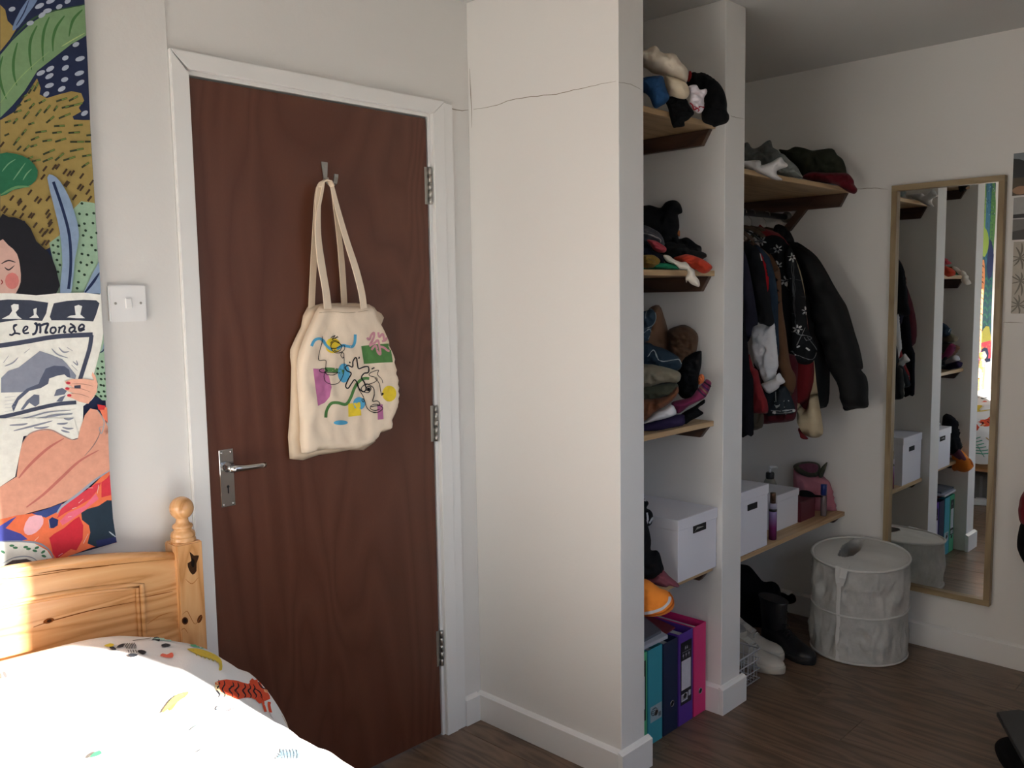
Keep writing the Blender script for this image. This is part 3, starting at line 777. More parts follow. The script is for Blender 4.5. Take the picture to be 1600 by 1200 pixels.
# dashes over the mustard
rr = random.Random(3)
def dash(x, y, ang, L, c='3d4432'):
    a, b = A(x, y); tk.stroke([(a-math.cos(ang)*L/2, b+math.sin(ang)*L/2), (a+math.cos(ang)*L/2, b-math.sin(ang)*L/2)], 3.0, c, 1.1, smooth=1)
    if L > 9: tk.stroke([(a, b), (a+math.cos(ang)*L/2.1, b-math.sin(ang)*L/2.1)], 2.0, '6b8248', 1.2, smooth=1)
for (x, y, a, L) in [(250, 407, .3, 18), (298, 402, .5, 16), (300, 430, .25, 28), (265, 437, .25, 12), (262, 473, .4, 20), (203, 488, .7, 16), (190, 445, .9, 16), (155, 460, .9, 14), (170, 415, .5, 12), (225, 443, .9, 10), (128, 433, .8, 12), (75, 432, .6, 9), (98, 393, .6, 10), (110, 410, .4, 11), (125, 365, 1.0, 16), (145, 355, 1.1, 16), (70, 455, .3, 13), (105, 470, .9, 15), (240, 514, .05, 17), (317, 511, .1, 14), (165, 538, .15, 18), (230, 541, .1, 15), (300, 541, .05, 18), (245, 572, .3, 18), (190, 574, .15, 15), (140, 565, .4, 14), (312, 579, 0, 22), (355, 578, 0, 9), (360, 552, .1, 8), (310, 612, .2, 22), (197, 620, .4, 20), (135, 595, .3, 11), (280, 647, .3, 20), (350, 635, .15, 14), (240, 640, .7, 18), (192, 652, .4, 17), (145, 655, .2, 14), (118, 645, .4, 12), (345, 673, .6, 14), (125, 505, .3, 10), (95, 540, .9, 12), (60, 495, .9, 11), (30, 497, .3, 10), (65, 577, .9, 16), (105, 605, .8, 13), (25, 550, .4, 8), (75, 605, .8, 9)]: dash(x, y, a, L)
for (x, y) in [(180, 688), (172, 722), (218, 682), (232, 680), (262, 700), (278, 708), (292, 706), (330, 718), (265, 748), (272, 752), (320, 762), (330, 768), (355, 783), (362, 810), (370, 745), (300, 805), (145, 812), (158, 820), (190, 865), (195, 880), (200, 905), (185, 945), (175, 955), (165, 940), (120, 878), (130, 880), (75, 820), (78, 828), (45, 808), (20, 860), (10, 850), (55, 868), (175, 990), (190, 990), (202, 915), (140, 918), (205, 942), (192, 810), (118, 785), (95, 848), (85, 880), (5, 590)]:
    a, b = A(x, y); tk.stroke([(a-3, b+4), (a+3, b-4)], 3.2, '46382c', 1.1, smooth=1)
# dark green rounded leaf
F(A, [(-5, 628), (60, 628), (115, 650), (150, 695), (140, 740), (100, 765), (50, 775), (0, 800), (-10, 700)], '2f6b4e', 1.15)
S(A, [(0, 795), (60, 765), (120, 762)], 4, '5f8d62')
for P in ([(5, 700), (30, 670), (60, 650)], [(50, 735), (75, 700), (100, 665)], [(90, 735), (105, 710), (125, 690)]): S(A, P, 2, '6d9a77')
# green dotted patch and the blue blade with dark spine
for (x, y) in [(330, 830), (350, 875), (320, 872), (378, 870), (318, 920), (340, 912), (345, 940), (375, 910), (335, 960), (368, 968), (370, 1000), (335, 1000), (330, 1035), (355, 1040), (390, 950), (385, 1020), (325, 1070), (350, 1080), (318, 1105), (340, 1120), (370, 1070), (315, 1150), (310, 1175), (232, 980), (212, 1000), (232, 1005), (215, 1030), (235, 1035), (228, 1060), (240, 1080), (232, 1108), (225, 1150), (228, 1180), (385, 1175), (395, 1160)]:
    a, b = A(x, y); tk.dot(a, b, 2.4, 2, '2d4034', .5, 8)
F(A, [(188, 725), (210, 715), (240, 740), (275, 800), (300, 870), (318, 960), (300, 1060), (285, 1196), (240, 1196), (250, 1080), (240, 950), (215, 840)], BLU, 1.2)
S(A, [(213, 742), (250, 850), (278, 960), (284, 1080), (275, 1178)], 4.6, '24304f', taper=False)
F(A, [(335, 1196), (370, 1120), (400, 1065), (412, 1110), (412, 1196)], BLU, 1.2, 1); S(A, [(342, 1192), (375, 1150), (402, 1110)], 4.5, '24304f')
# woman's face and black hair
F(A, [(-10, 900), (30, 885), (80, 895), (120, 930), (145, 985), (190, 1025), (215, 1070), (232, 1130), (225, 1196), (60, 1225), (-10, 1225)], '25262c', 1.1)
F(A, [(-10, 985), (30, 1000), (65, 1035), (78, 1090), (80, 1150), (60, 1196), (40, 1230), (-10, 1225)], 'c9a59a', 1.2)
tk.dot(*A(45, 1145), 11, 13, 'c97a75', k=1.15)
S(A, [(2, 1075), (30, 1062), (60, 1070)], 2.4, '3a3035'); S(A, [(15, 1090), (32, 1100), (55, 1082)], 2.4, '3a3035'); S(A, [(0, 1140), (6, 1150), (0, 1160)], 2, '8c3a3a')
# newspaper
F(D4, [(-40, 100), (100, 100), (300, 118), (480, 100), (700, 95), (848, 110), (862, 300), (870, 450), (862, 520), (840, 600), (815, 700), (790, 790), (780, 820), (820, 870), (810, 960), (770, 1010), (700, 1060), (700, 1130), (690, 1330), (540, 1330), (450, 1300), (300, 1200), (-40, 1300)], 'dfe0da', 1.25, 1)
F(D4, [(-20, 160), (60, 152), (250, 158), (370, 175), (402, 180), (385, 270), (350, 335), (150, 325), (-20, 350)], '3e4453', 1.2, 1)
F(D4, [(450, 185), (560, 165), (700, 155), (810, 160), (838, 185), (810, 280), (785, 340), (650, 330), (430, 330), (415, 300), (435, 230)], '3e4453', 1.2, 1)
F(D4, [(5, 318), (70, 285), (95, 250), (85, 205), (110, 190), (150, 195), (150, 235), (125, 260), (140, 290), (178, 318)], 'e3e6e4', 1.2, 1)
F(D4, [(240, 310), (280, 285), (275, 235), (305, 225), (300, 275), (325, 310)], 'e3e6e4', 1.2, 1)
F(D4, [(560, 305), (590, 290), (635, 285), (625, 210), (660, 198), (690, 210), (675, 280), (715, 312), (640, 312)], 'e3e6e4', 1.2, 1)
# masthead lettering
def L_(P, w_=2.8): tk.stroke(pl(D4, P), w_, '33384a', 1.1, smooth=4)
L_([(138, 368), (112, 372), (108, 400), (118, 430), (95, 455), (70, 450)]); L_([(95, 452), (125, 440), (165, 447)]); L_([(112, 385), (130, 365)])
L_([(190, 425), (220, 405), (225, 385), (205, 385), (188, 415), (200, 440), (238, 435)])
L_([(285, 365), (300, 355), (305, 400), (290, 440), (265, 450)], 3.6); L_([(305, 380), (330, 362), (335, 420), (330, 440)], 3.4); L_([(335, 375), (370, 362), (400, 360), (385, 400), (378, 435), (400, 430)], 3.6)
L_([(445, 388), (425, 400), (422, 430), (445, 440), (465, 420), (462, 395), (445, 388)], 3)
L_([(490, 385), (498, 400), (490, 440)], 3); L_([(500, 400), (530, 378), (545, 390), (535, 430), (555, 430)], 3)
L_([(625, 385), (590, 395), (580, 420), (600, 432), (625, 410), (625, 385), (600, 365), (585, 360)], 3); L_([(625, 385), (628, 425), (645, 425)], 2.8)
L_([(665, 405), (700, 395), (705, 375), (685, 365), (662, 390), (670, 420), (712, 405)], 3)
# framed picture on the page
tk.stroke(pl(D4, [(-30, 548), (100, 530), (250, 505), (400, 478), (550, 462), (780, 452)]), 7.2, '464c5f', 1.2)
tk.stroke(pl(D4, [(770, 455), (755, 560), (720, 680), (670, 840)]), 6.5, '464c5f', 1.2)
tk.stroke(pl(D4, [(-30, 1160), (150, 1120), (350, 1070), (500, 1040), (640, 1028)]), 6, '464c5f', 1.2)
F(D4, [(0, 820), (60, 760), (150, 730), (240, 660), (330, 590), (420, 620), (520, 660), (560, 700), (640, 800), (630, 830), (560, 810), (540, 760), (500, 790), (410, 810), (400, 860), (350, 900), (250, 920), (180, 940), (0, 945)], '868c9c', 1.2, 1)
F(D4, [(330, 840), (380, 740), (450, 715), (540, 720), (580, 750), (590, 820), (560, 810), (540, 790), (480, 800), (410, 825), (400, 870), (340, 905), (240, 930), (150, 1010), (105, 1110), (90, 1060), (140, 980), (220, 910), (320, 870)], '555c70', 1.2, 1)
F(D4, [(165, 1090), (220, 1010), (280, 960), (325, 965), (325, 1040), (290, 1065), (240, 1030), (190, 1090)], '6a7184', 1.2, 1)
F(D4, [(450, 975), (470, 920), (520, 905), (560, 930), (540, 960)], '6a7184', 1.2, 1); F(D4, [(470, 1020), (500, 985), (550, 965), (520, 1020)], '6a7184', 1.2, 1)
for P in ([(430, 570), (480, 620), (570, 650)], [(490, 560), (530, 600), (580, 595)], [(560, 560), (610, 590)], [(600, 710), (650, 760)], [(610, 680), (650, 710), (640, 670)], [(20, 690), (65, 630)], [(30, 720), (100, 690), (145, 645)], [(195, 610), (245, 570)]): S(D4, P, 2.2, '8d93a0')
for i in range(5): S(D4, [(30, 985+i*30), (120, 975+i*30)], 1.6, 'a9aeb8')
for P in ([(90, 1180), (250, 1150), (400, 1110), (590, 1095)], [(200, 1185), (400, 1150), (610, 1120)], [(540, 1165), (610, 1160)]): S(D4, P, 2.4, '7f8594')
for P in ([(60, 110), (150, 105), (190, 98)], [(90, 150), (250, 110), (370, 78)], [(235, 128), (290, 130), (345, 120)], [(400, 100), (450, 100), (480, 92)], [(440, 125), (480, 135), (520, 132)], [(430, 145), (460, 155), (492, 162)], [(450, 62), (485, 68), (520, 58)], [(260, 80), (360, 42), (510, 30)]): S(D5, P, 3, '7f8594')
# white ground and dotted green beside the paper
F(D4, [(872, 440), (905, 400), (905, 1010), (860, 1010), (800, 960), (822, 900), (820, 850), (790, 790), (815, 690), (838, 610)], '93b098', 1.25, 1)
for (x, y) in [(858, 680), (822, 740), (862, 730), (820, 785), (852, 785), (850, 830), (848, 880), (872, 885), (830, 940), (875, 935), (805, 975), (848, 975), (885, 975), (880, 780), (885, 830)]: tk.dot(*D4(x, y), 2.4, 1.8, '2d4034', .5, 8)
F(D4, [(865, 560), (880, 520), (892, 560), (850, 600)], BLU, 1.2, 1); S(D4, [(840, 605), (865, 590), (885, 555)], 2, '24304f')
F(D5, [(-20, 60), (520, 60), (560, 200), (480, 220), (300, 160), (160, 190), (130, 330), (100, 480), (-20, 560)], 'dfe0da', 1.2, 1)
for P in ([(60, 110), (150, 105), (190, 98)], [(90, 150), (250, 110), (370, 78)], [(235, 128), (290, 130), (345, 120)], [(400, 100), (450, 100), (480, 92)], [(440, 125), (480, 135), (520, 132)], [(430, 145), (460, 155), (492, 162)], [(450, 62), (485, 68), (520, 58)]): S(D5, P, 3, '7f8594')
# hand
F(D4, [(540, 850), (600, 830), (700, 826), (790, 840), (770, 800), (775, 770), (800, 800), (820, 870), (812, 940), (770, 1000), (740, 1040), (660, 1020), (600, 990), (560, 980), (570, 955), (620, 950), (560, 930), (540, 915), (570, 900), (620, 905), (550, 870)], 'eab49e', 1.15, 1)
for P in ([(590, 905), (680, 912), (760, 940)], [(600, 950), (680, 960), (750, 985)], [(600, 870), (700, 872), (780, 890)]): S(D4, P, 1, 'b37f72')
for (x, y) in ((570, 862), (562, 910), (578, 968)): tk.dot(*D4(x, y), 3.6, 2, 'c43a4e', .1, 10, k=1.15)
F(D4, [(620, 885), (675, 880), (675, 908), (622, 908)], '454857', 1.2, 1)
# pink body, red frill
F(D5, [(150, 240), (190, 180), (260, 150), (350, 145), (430, 180), (500, 215), (550, 210), (570, 130), (600, 40), (640, -10), (690, 0), (740, 60), (790, 120), (790, 430), (700, 480), (620, 560), (500, 640), (350, 700), (200, 740), (60, 790), (-20, 800), (-20, 560), (110, 480), (130, 330)], 'dba08a', 1.1, 1)
F(D5, [(700, -20), (800, -20), (800, 130), (735, 60)], 'e87f62', 1.2, 1); F(D5, [(690, -40), (750, -30), (740, 0), (700, 0)], 'c93b40', 1.2, 1)
S(D5, [(690, 0), (725, 50), (740, 100), (720, 170), (705, 130), (730, 120)], 1.8, '9aa0a6')
S(D5, [(125, 490), (200, 400), (330, 280), (450, 205)], 4.5, 'b96f66'); S(D5, [(180, 700), (300, 610), (430, 490), (560, 370), (700, 290)], 4.5, 'b96f66'); S(D5, [(600, 330), (660, 260), (700, 190), (715, 140)], 1.6, '8c7470')
S(D5, [(150, 240), (200, 175), (280, 145), (360, 145), (440, 185), (510, 215), (555, 205)], 2.2, 'a88a84')
# scarf band and the flowers
F(D5, [(210, 745), (400, 695), (520, 640), (640, 560), (720, 480), (800, 430), (800, 900), (850, 950), (650, 990), (380, 1090), (300, 1060), (-20, 1000), (-20, 790), (100, 760)], 'e2744f', 1.2, 1)
F(D5, [(220, 745), (330, 710), (440, 670), (400, 735), (320, 775)], '3c4c86', 1.15, 1)
F(D5, [(440, 690), (560, 610), (680, 530), (720, 520), (690, 580), (640, 640), (540, 700), (460, 740), (400, 780)], 'd34350', 1.15, 1)
F(D5, [(420, 800), (480, 740), (600, 690), (680, 600), (700, 640), (600, 720), (520, 780), (440, 830)], 'e66f86', 1.15, 1)
F(D5, [(720, 520), (800, 460), (800, 610), (720, 630)], 'cf3b48', 1.15, 1)
S(D5, [(400, 745), (440, 690), (560, 600), (680, 500), (790, 430)], 4, '99a0b0')
F(D5, [(345, 920), (380, 890), (450, 850), (520, 790), (560, 765), (590, 830), (585, 930), (540, 1010), (500, 1000), (400, 1070), (370, 1030), (360, 980)], 'cb3240', 1.15, 1)
F(D5, [(575, 740), (620, 712), (700, 690), (760, 650), (800, 650), (830, 900), (835, 945), (680, 985), (620, 960), (640, 880), (630, 830), (580, 790)], '2b3a48', 1.1, 1)
F(D5, [(680, 940), (835, 910), (840, 950), (690, 985)], '2c3360', 1.1, 1); S(D5, [(775, 875), (800, 895), (825, 915)], 2, 'b9c3cc')
F(D5, [(340, 790), (365, 770), (410, 790), (405, 830), (375, 850), (345, 850)], '2f3a6a', 1.1, 1); F(D5, [(-20, 840), (60, 790), (110, 765), (60, 820), (30, 850), (140, 890), (190, 930), (100, 950), (-20, 970)], '4a4fa0', 1.1, 1)
F(D5, [(200, 770), (290, 760), (300, 820), (250, 880), (190, 900), (160, 860)], 'f0b8c4', 1.1, 2)
for P in ([(555, 670), (590, 640)], [(510, 710), (540, 700)], [(700, 540), (690, 600)], [(480, 770), (505, 765)], [(350, 850), (340, 790)], [(240, 940), (270, 910)], [(410, 1050), (440, 1030)], [(590, 960), (625, 890)], [(620, 560), (660, 560)]): S(D5, P, 1.4, 'f3ece4')
# cup rim at the bottom
F(D5, [(-20, 950), (120, 950), (230, 955), (330, 1010), (370, 1070), (350, 1120), (200, 1200), (-20, 1260)], 'e4e4dd', 1.15, 1)
S(D5, [(-20, 945), (150, 945), (270, 960), (345, 1010), (380, 1080)], 3, '8d94a2')
F(D5, [(-20, 1190), (0, 1130), (80, 1080), (180, 1070), (240, 1095), (250, 1150), (180, 1200), (-20, 1250)], '5e5355', 1.15, 1)
S(D5, [(0, 1110), (80, 1065), (180, 1052), (250, 1080), (270, 1140)], 1.6, '8d94a2')
for (x, y, r_) in ((10, 1020, .5), (75, 975, 0), (100, 990, 0), (175, 985, -.1), (195, 998, -.1), (255, 990, -.4), (240, 1012, .2), (300, 1020, -.6), (305, 1050, .3), (335, 1085, .9), (325, 1105, .8)): tk.dot(*D5(x, y), 4, 2, '4c7f5f', r_, 8, k=1.15)
tk.build('tapestry_print', tap, print_m('printed_ink'))
# the far half, outside the photograph but reflected in the mirror
def t_w(x, z): return (Vector((x, ty(x, z)-.001, z)), Vector((0, -1, 0)))
tk = Ink(t_w, .00025, .03)
tk.rect(-1.355, .90, -.50, 2.34, '2f5a66', 1.1)
for i in range(7):
    x = -1.32+i*.125; tk.fill([(x, 1.62), (x+.05, 1.70), (x+.07, 1.95), (x+.03, 2.33), (x-.05, 2.1), (x-.04, 1.8)], ('56834b', '3e6f8d', '7fa05a', '2c4a70', '4f8f86', '5d8a49', '3a6c8a')[i], 1.15, 3)
    tk.stroke([(x, 1.66), (x+.02, 1.95), (x+.025, 2.28)], .006, '1f2b46')
for i in range(90): tk.dot(rr.uniform(-1.34, -.52), rr.uniform(2.0, 2.33), .012, .004, ('1f2b46', '9db4c6')[i % 2], rr.uniform(0, 3), 6)
tk.fill([(-1.2, 1.86), (-1.05, 1.9), (-1.04, 1.75), (-1.12, 1.68), (-1.22, 1.75)], '93ad52', 1.1, 3); tk.fill([(-1.36, 1.7), (-1.25, 1.82), (-1.2, 1.6), (-1.3, 1.5)], '27345c', 1.1, 3)
# jungle fern, right of the big cat
for i in range(9):
    z = 1.05+i*.055; tk.stroke([(-1.25, z), (-1.30, z+.03), (-1.345, z+.02)], .016, '2f6f62'); tk.stroke([(-1.25, z), (-1.20, z+.03), (-1.16, z+.02)], .016, '3a7d6c')
tk.fill([(-1.35, .97), (-1.1, .97), (-1.15, 1.12), (-1.3, 1.15)], 'b2a947', 1.1, 2)
tk.fill([(-1.36, .90), (-.9, .90), (-.9, 1.02), (-1.36, 1.04)], 'd5455a', 1.1, 1)
# big cat with stripes
tk.fill([(-1.13, .98), (-1.0, .92), (-.75, .95), (-.72, 1.2), (-.85, 1.45), (-.98, 1.60), (-1.12, 1.66), (-1.16, 1.5), (-1.13, 1.3)], 'd98a5a', 1.1, 3)
for i in range(16):
    z = 1.0+i*.04; x = -1.14+(i % 3)*.015; tk.stroke([(x, z), (x+.05, z+.015), (x+.08, z-.005)], .009, '2b2422', taper=True); tk.stroke([(x+.14, z), (x+.2, z+.02), (x+.23, z)], .009, '2b2422', taper=True)
tk.fill([(-1.3, .9), (-1.14, .9), (-1.15, .98), (-1.28, .98)], '2c2f55', 1.1, 2); tk.dot(-1.2, .93, .05, .035, 'e8e4dc'); tk.dot(-1.2, .93, .026, .022, '463d46')
tk.build('tapestry_print', tap, print_m('printed_ink'))

# ------------------------------------------------------------------ tote bags on the hook
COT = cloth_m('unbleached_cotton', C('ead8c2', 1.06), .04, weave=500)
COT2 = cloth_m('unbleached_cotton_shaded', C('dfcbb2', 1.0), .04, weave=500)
def T4(a, b): return (420+a/2.4, 240+b/2.4)
def P3(px, py, y): return at(px, py, 'y', y)
def strap(P, w_, yy, mat, parent, th=.003):
    n = len(P); pts = []
    for i, (a, b) in enumerate(smooth_open([T4(*p) for p in P], 5)):
        pts.append((a, b))
    m_ = len(pts); Q = [P3(a, b, yy(i/(m_-1))) for i, (a, b) in enumerate(pts)]
    m = MB(); ws = [w_*(.55+.45*min(1, 1.7*i/(m_-1))) for i in range(m_)]
    m.ribbon(Q, ws, th, (1, .15, 0)); o = m.build('strap', mat, parent); return o
OUT2 = [(145, 575), (120, 650), (80, 735), (84, 800), (80, 960), (78, 1145), (190, 1130), (300, 1112), (400, 1080), (420, 800), (405, 690), (432, 615), (405, 590), (375, 565), (260, 560)]
b2 = thing('tote_bag', 'plain beige cotton tote bag hanging behind the printed one', 'bag', (.43, -.012, 1.0), 'tote bags on the door hook')
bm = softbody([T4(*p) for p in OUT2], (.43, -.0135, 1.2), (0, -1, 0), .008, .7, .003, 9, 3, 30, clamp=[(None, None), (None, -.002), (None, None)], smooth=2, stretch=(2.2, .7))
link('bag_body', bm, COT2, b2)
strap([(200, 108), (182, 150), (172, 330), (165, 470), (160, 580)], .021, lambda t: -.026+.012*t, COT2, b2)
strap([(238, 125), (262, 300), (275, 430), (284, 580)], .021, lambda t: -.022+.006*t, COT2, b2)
b1 = thing('tote_bag', 'beige cotton tote bag printed with line-drawn faces and colour patches, hanging in front', 'bag', (.45, -.05, 1.0), 'tote bags on the door hook')
OUT1 = [(190, 572), (165, 615), (135, 680), (112, 745), (104, 800), (108, 900), (116, 1010), (122, 1122), (180, 1114), (240, 1108), (300, 1110), (345, 1103), (382, 1088), (405, 1070), (412, 1048), (455, 1035), (462, 1000), (484, 950), (484, 880), (470, 780), (440, 690), (400, 608), (378, 566), (330, 572), (280, 570), (230, 568)]
tb_ = softbody([T4(*p) for p in OUT1], (.45, -.040, 1.2), (0, -1, 0), .016, .6, .0045, 8, 11, 34, smooth=2, stretch=(1.6, .8))
t_to = onto(tb_)
link('bag_body', tb_, COT, b1)
strap([(195, 112), (186, 160), (184, 300), (200, 430), (215, 520), (222, 582)], .024, lambda t: -.038-.016*t, COT, b1)
strap([(236, 118), (256, 200), (290, 320), (325, 430), (348, 520), (356, 582)], .024, lambda t: -.040-.014*t, COT, b1)
strap([(206, 104), (200, 140), (180, 260), (188, 400), (206, 500), (214, 582)], .012, lambda t: -.044-.012*t, COT, b1)
m = MB(); m.ribbon([P3(*T4(x, y), -.048) for x, y in ((194, 125), (198, 108), (212, 100), (228, 104), (238, 122))], .02, .004, (0, 1, 0)); m.build('strap', COT, b1)
# hem seam along the top
pk = Ink(t_to, .0005, 2); pk.dl = .09
def G(a, b): return (470+a/6, 500+b/6)
def gs(P, w_, c, k=1.0, sm=5): pk.stroke(pl(G, P), w_, c, k, smooth=sm)
def gf(P, c, k=1.0, sm=1): pk.fill(pl(G, P), c, k, sm)
BK = '1d1c22'
PNK, GRN, BL, YL = 'c578a6', '5a8a50', '5fb0d8', 'f0d340'
pk.dot(*G(300, 240), 12, 12, YL, n=20)
gs([(100, 245), (125, 195), (165, 175), (205, 190), (240, 240), (285, 275), (330, 275), (390, 240), (430, 245), (480, 250), (505, 210), (510, 135)], 4.4, BL)
gf([(115, 455), (215, 462), (265, 530), (288, 630), (270, 720), (225, 775), (160, 805), (135, 620)], PNK)
gs([(225, 465), (310, 470), (405, 490)], 7, GRN)
pk.dot(*G(402, 497), 9.5, 15, BL, n=20)
gf([(565, 245), (700, 228), (835, 220), (862, 395), (720, 402), (590, 412)], GRN)
for P in ([(620, 165), (640, 185), (660, 140), (685, 120), (680, 170), (640, 245)], [(640, 245), (690, 215), (720, 190), (735, 240), (745, 320), (720, 300), (700, 240), (660, 280)], [(725, 115), (735, 160), (765, 130), (780, 185)], [(745, 250), (780, 260), (810, 285), (830, 290)], [(760, 200), (790, 190), (805, 160)]): gs(P, 3.4, 'd79aa6')
gs([(232, 915), (240, 850), (280, 785), (340, 775), (420, 790), (465, 730), (500, 640), (540, 580), (590, 548), (640, 548)], 4.6, GRN)
pk.dot(*G(545, 782), 9.5, 10, BL, n=20)
gf([(442, 785), (555, 770), (565, 895), (445, 908)], YL)
pk.dot(*G(828, 690), 11, 12.5, YL, n=20)
pk.dot(*G(372, 962), 11, 3.6, BL, n=20)
gf([(715, 800), (765, 790), (773, 930), (720, 935)], PNK); pk.dot(*G(742, 815), 4, 4, PNK)
# line-drawn faces
gs([(198, 155), (195, 215), (175, 290), (165, 375), (228, 378), (232, 420), (225, 455), (195, 455), (170, 475), (205, 492), (245, 475), (225, 455)], 1.0, BK)
gs([(225, 480), (215, 530), (230, 575), (290, 603), (350, 590), (385, 540), (403, 480), (405, 400), (402, 340)], 1.0, BK)
gs([(225, 490), (280, 495), (345, 490), (300, 515), (245, 510), (220, 488)], 1.0, BK)
gs([(388, 355), (372, 330), (385, 305), (400, 315), (400, 345), (388, 358)], 1.0, BK)
gs([(285, 265), (330, 265), (400, 235), (408, 270), (380, 300), (330, 310), (290, 280), (280, 235), (310, 205), (350, 215), (380, 240), (370, 280), (335, 300), (310, 280)], 1.0, BK)
gs([(280, 165), (320, 145), (290, 185), (345, 150), (310, 175), (350, 160)], 1.0, BK); gs([(275, 220), (300, 195), (340, 200), (375, 235)], 1.0, BK)
gs([(505, 352), (485, 390), (482, 440), (440, 425), (415, 445), (430, 475), (470, 500), (440, 560), (418, 620), (440, 640), (470, 600), (500, 560), (525, 590), (540, 640), (580, 672), (610, 650), (595, 590), (565, 540), (590, 500), (630, 490), (630, 440), (590, 440), (540, 455), (528, 410), (520, 360), (505, 352)], 1.9, BK)
for P in ([(455, 390), (462, 405)], [(545, 345), (540, 365)], [(660, 460), (688, 445)]): gs(P, 2, BK, sm=1)
gs([(522, 600), (545, 660), (580, 710), (600, 770), (615, 820), (660, 860), (720, 865), (765, 830), (750, 810), (700, 790), (660, 800), (650, 830), (690, 850), (735, 835)], 1.1, BK)
gs([(655, 815), (700, 805), (735, 800), (735, 775), (710, 758), (670, 760), (685, 700), (680, 640), (650, 615), (610, 600), (565, 635), (580, 670), (630, 680), (655, 640), (630, 620), (605, 650), (640, 665)], 1.2, BK)
gs([(610, 605), (660, 595), (710, 565), (700, 540), (640, 520), (650, 495), (725, 470), (715, 510), (755, 555), (765, 590)], 1.0, BK)
gs([(690, 545), (730, 590), (745, 660), (755, 705), (770, 690)], 1.1, BK); pk.dot(*G(765, 692), 1.6, 1.8, BK); pk.dot(*G(632, 648), 2.4, 2.6, BK)
gs([(575, 735), (570, 755), (585, 770), (590, 745), (575, 735)], 1.0, BK)
pk.build('bag_print', b1, split=1.5, kind='stuff')
sk = Ink(t_to, .001, 4); sk.stroke([(499, 489), (520, 487), (545, 489), (575, 485)], .7, 'b9a284', smooth=4); sk.build('hem_seam', b1)
# ------------------------------------------------------------------ shelves of the open wardrobe
SY = -.560   # front edge of the boards
def shelf(x0, x1, ztop, label, group, th=.018, bat=.044, left=True, right=True, yf=SY, strut=False):
    t = thing('shelf', label, 'shelf', ((x0+x1)/2, yf/2, ztop-th), group)
    MB().box(x0+.001, x1-.001, yf, -.001, ztop-th, ztop, .0015).build('board', SHELF, t)
    for on, xa, s in ((left, x0+.0005, 1), (right, x1-.0005, -1)):
        if not on: continue
        xb = xa+s*.02
        m = MB(); m.prism([(xa, yf+.012, ztop-th-.001), (xa, yf+.012+.030, ztop-th-bat), (xa, -.002, ztop-th-bat), (xa, -.002, ztop-th-.001)], (s*.02, 0, 0), .001); m.build('batten', BATTEN, t)
    return t
for z, lab in ((1.990, 'pale wood shelf, topmost in the narrow wardrobe bay'), (1.514, 'pale wood shelf second from the top in the narrow bay'), (1.013, 'pale wood shelf under the jeans pile in the narrow bay'), (.514, 'pale wood shelf under the white lidded box in the narrow bay')):
    shelf(XP1, X2, z, lab, 'shelves in the narrow wardrobe bay', bat=.050 if z > 1.2 else .04)
ts = shelf(XP2, XR, 1.862, 'pale wood shelf above the clothes rail in the wide bay', 'shelves in the wide wardrobe bay', bat=.055)
# diagonal strut under it on the right wall
a = at(1268, 315, 'x', XR-.012); b = at(1228, 358, 'x', XR-.012)
MB().prism([(XR-.024, a.y-.018, a.z+.01), (XR-.024, a.y+.022, a.z+.01), (XR-.024, b.y+.02, b.z-.01), (XR-.024, b.y-.02, b.z-.01)], (.0235, 0, 0), .001).build('strut', BATTEN, ts)
shelf(XP2, XR, .500, 'pale wood shelf above the shoes in the wide bay', 'shelves in the wide wardrobe bay', bat=.035)
# clothes rail
RY, RZ = -.275, 1.765
rail = thing('clothes_rail', 'dark metal clothes rail under the top shelf of the wide bay', 'rail', ((XP2+XR)/2, RY, RZ))
MB().tube([(XP2+.002, RY, RZ), (XR-.002, RY, RZ)], .0125, 16).build('rod', plain('dark_steel', (.07, .07, .07, 1), .4, .9), rail)
for xx, s in ((XP2+.0005, 1), (XR-.0005, -1)): MB().lathe([(.024, 0), (.024, s*.006), (.015, s*.008), (.015, s*.02)], (xx, RY, RZ), 20, 'x').build('rail_socket', STEEL, rail)

HANGM = wood_m('hanger_wood', C('4a3828'), C('564332'), C('624e3b'), (4, 9, 4), rough=.5)
def hanger(x, wood=True, label='', tilt=0.0, w_=.20):
    t = thing('clothes_hanger', label, 'hanger', (x, RY, RZ-.11), 'hangers on the clothes rail')
    hk = [(x, RY+.016*math.cos(a)*1.0, RZ+.0+.016*math.sin(a)) for a in [k*math.pi/8 for k in range(-1, 9)]]
    hk = [(x, RY-.0155, RZ-.004)]+[(x, RY-.0155*math.cos(k*math.pi/7), RZ+.0145*math.sin(k*math.pi/7)) for k in range(8)]+[(x, RY+.012, RZ-.015), (x, RY+.002, RZ-.026), (x, RY, RZ-.045), (x, RY, RZ-.062)]
    MB().tube(hk, .0016, 8).build('hook', STEEL, t)
    m = MB()
    if wood: m.tube([(x, RY-w_, RZ-.125), (x, RY-w_*.6, RZ-.088), (x, RY-.04, RZ-.068), (x, RY, RZ-.058), (x, RY+.04, RZ-.068), (x, RY+w_*.6, RZ-.088), (x, RY+w_, RZ-.125)], [.006, .0085, .009, .009, .009, .0085, .006], 10)
    else:
        m.tube([(x, RY-w_, RZ-.125), (x, RY-w_*.6, RZ-.09), (x, RY, RZ-.060), (x, RY+w_*.6, RZ-.09), (x, RY+w_, RZ-.125)], .004, 8)
        m.tube([(x, RY-w_, RZ-.125), (x, RY+w_, RZ-.125)], .003, 8)
    m.build('shoulders', HANGM if wood else BLACKP, t)
    return t
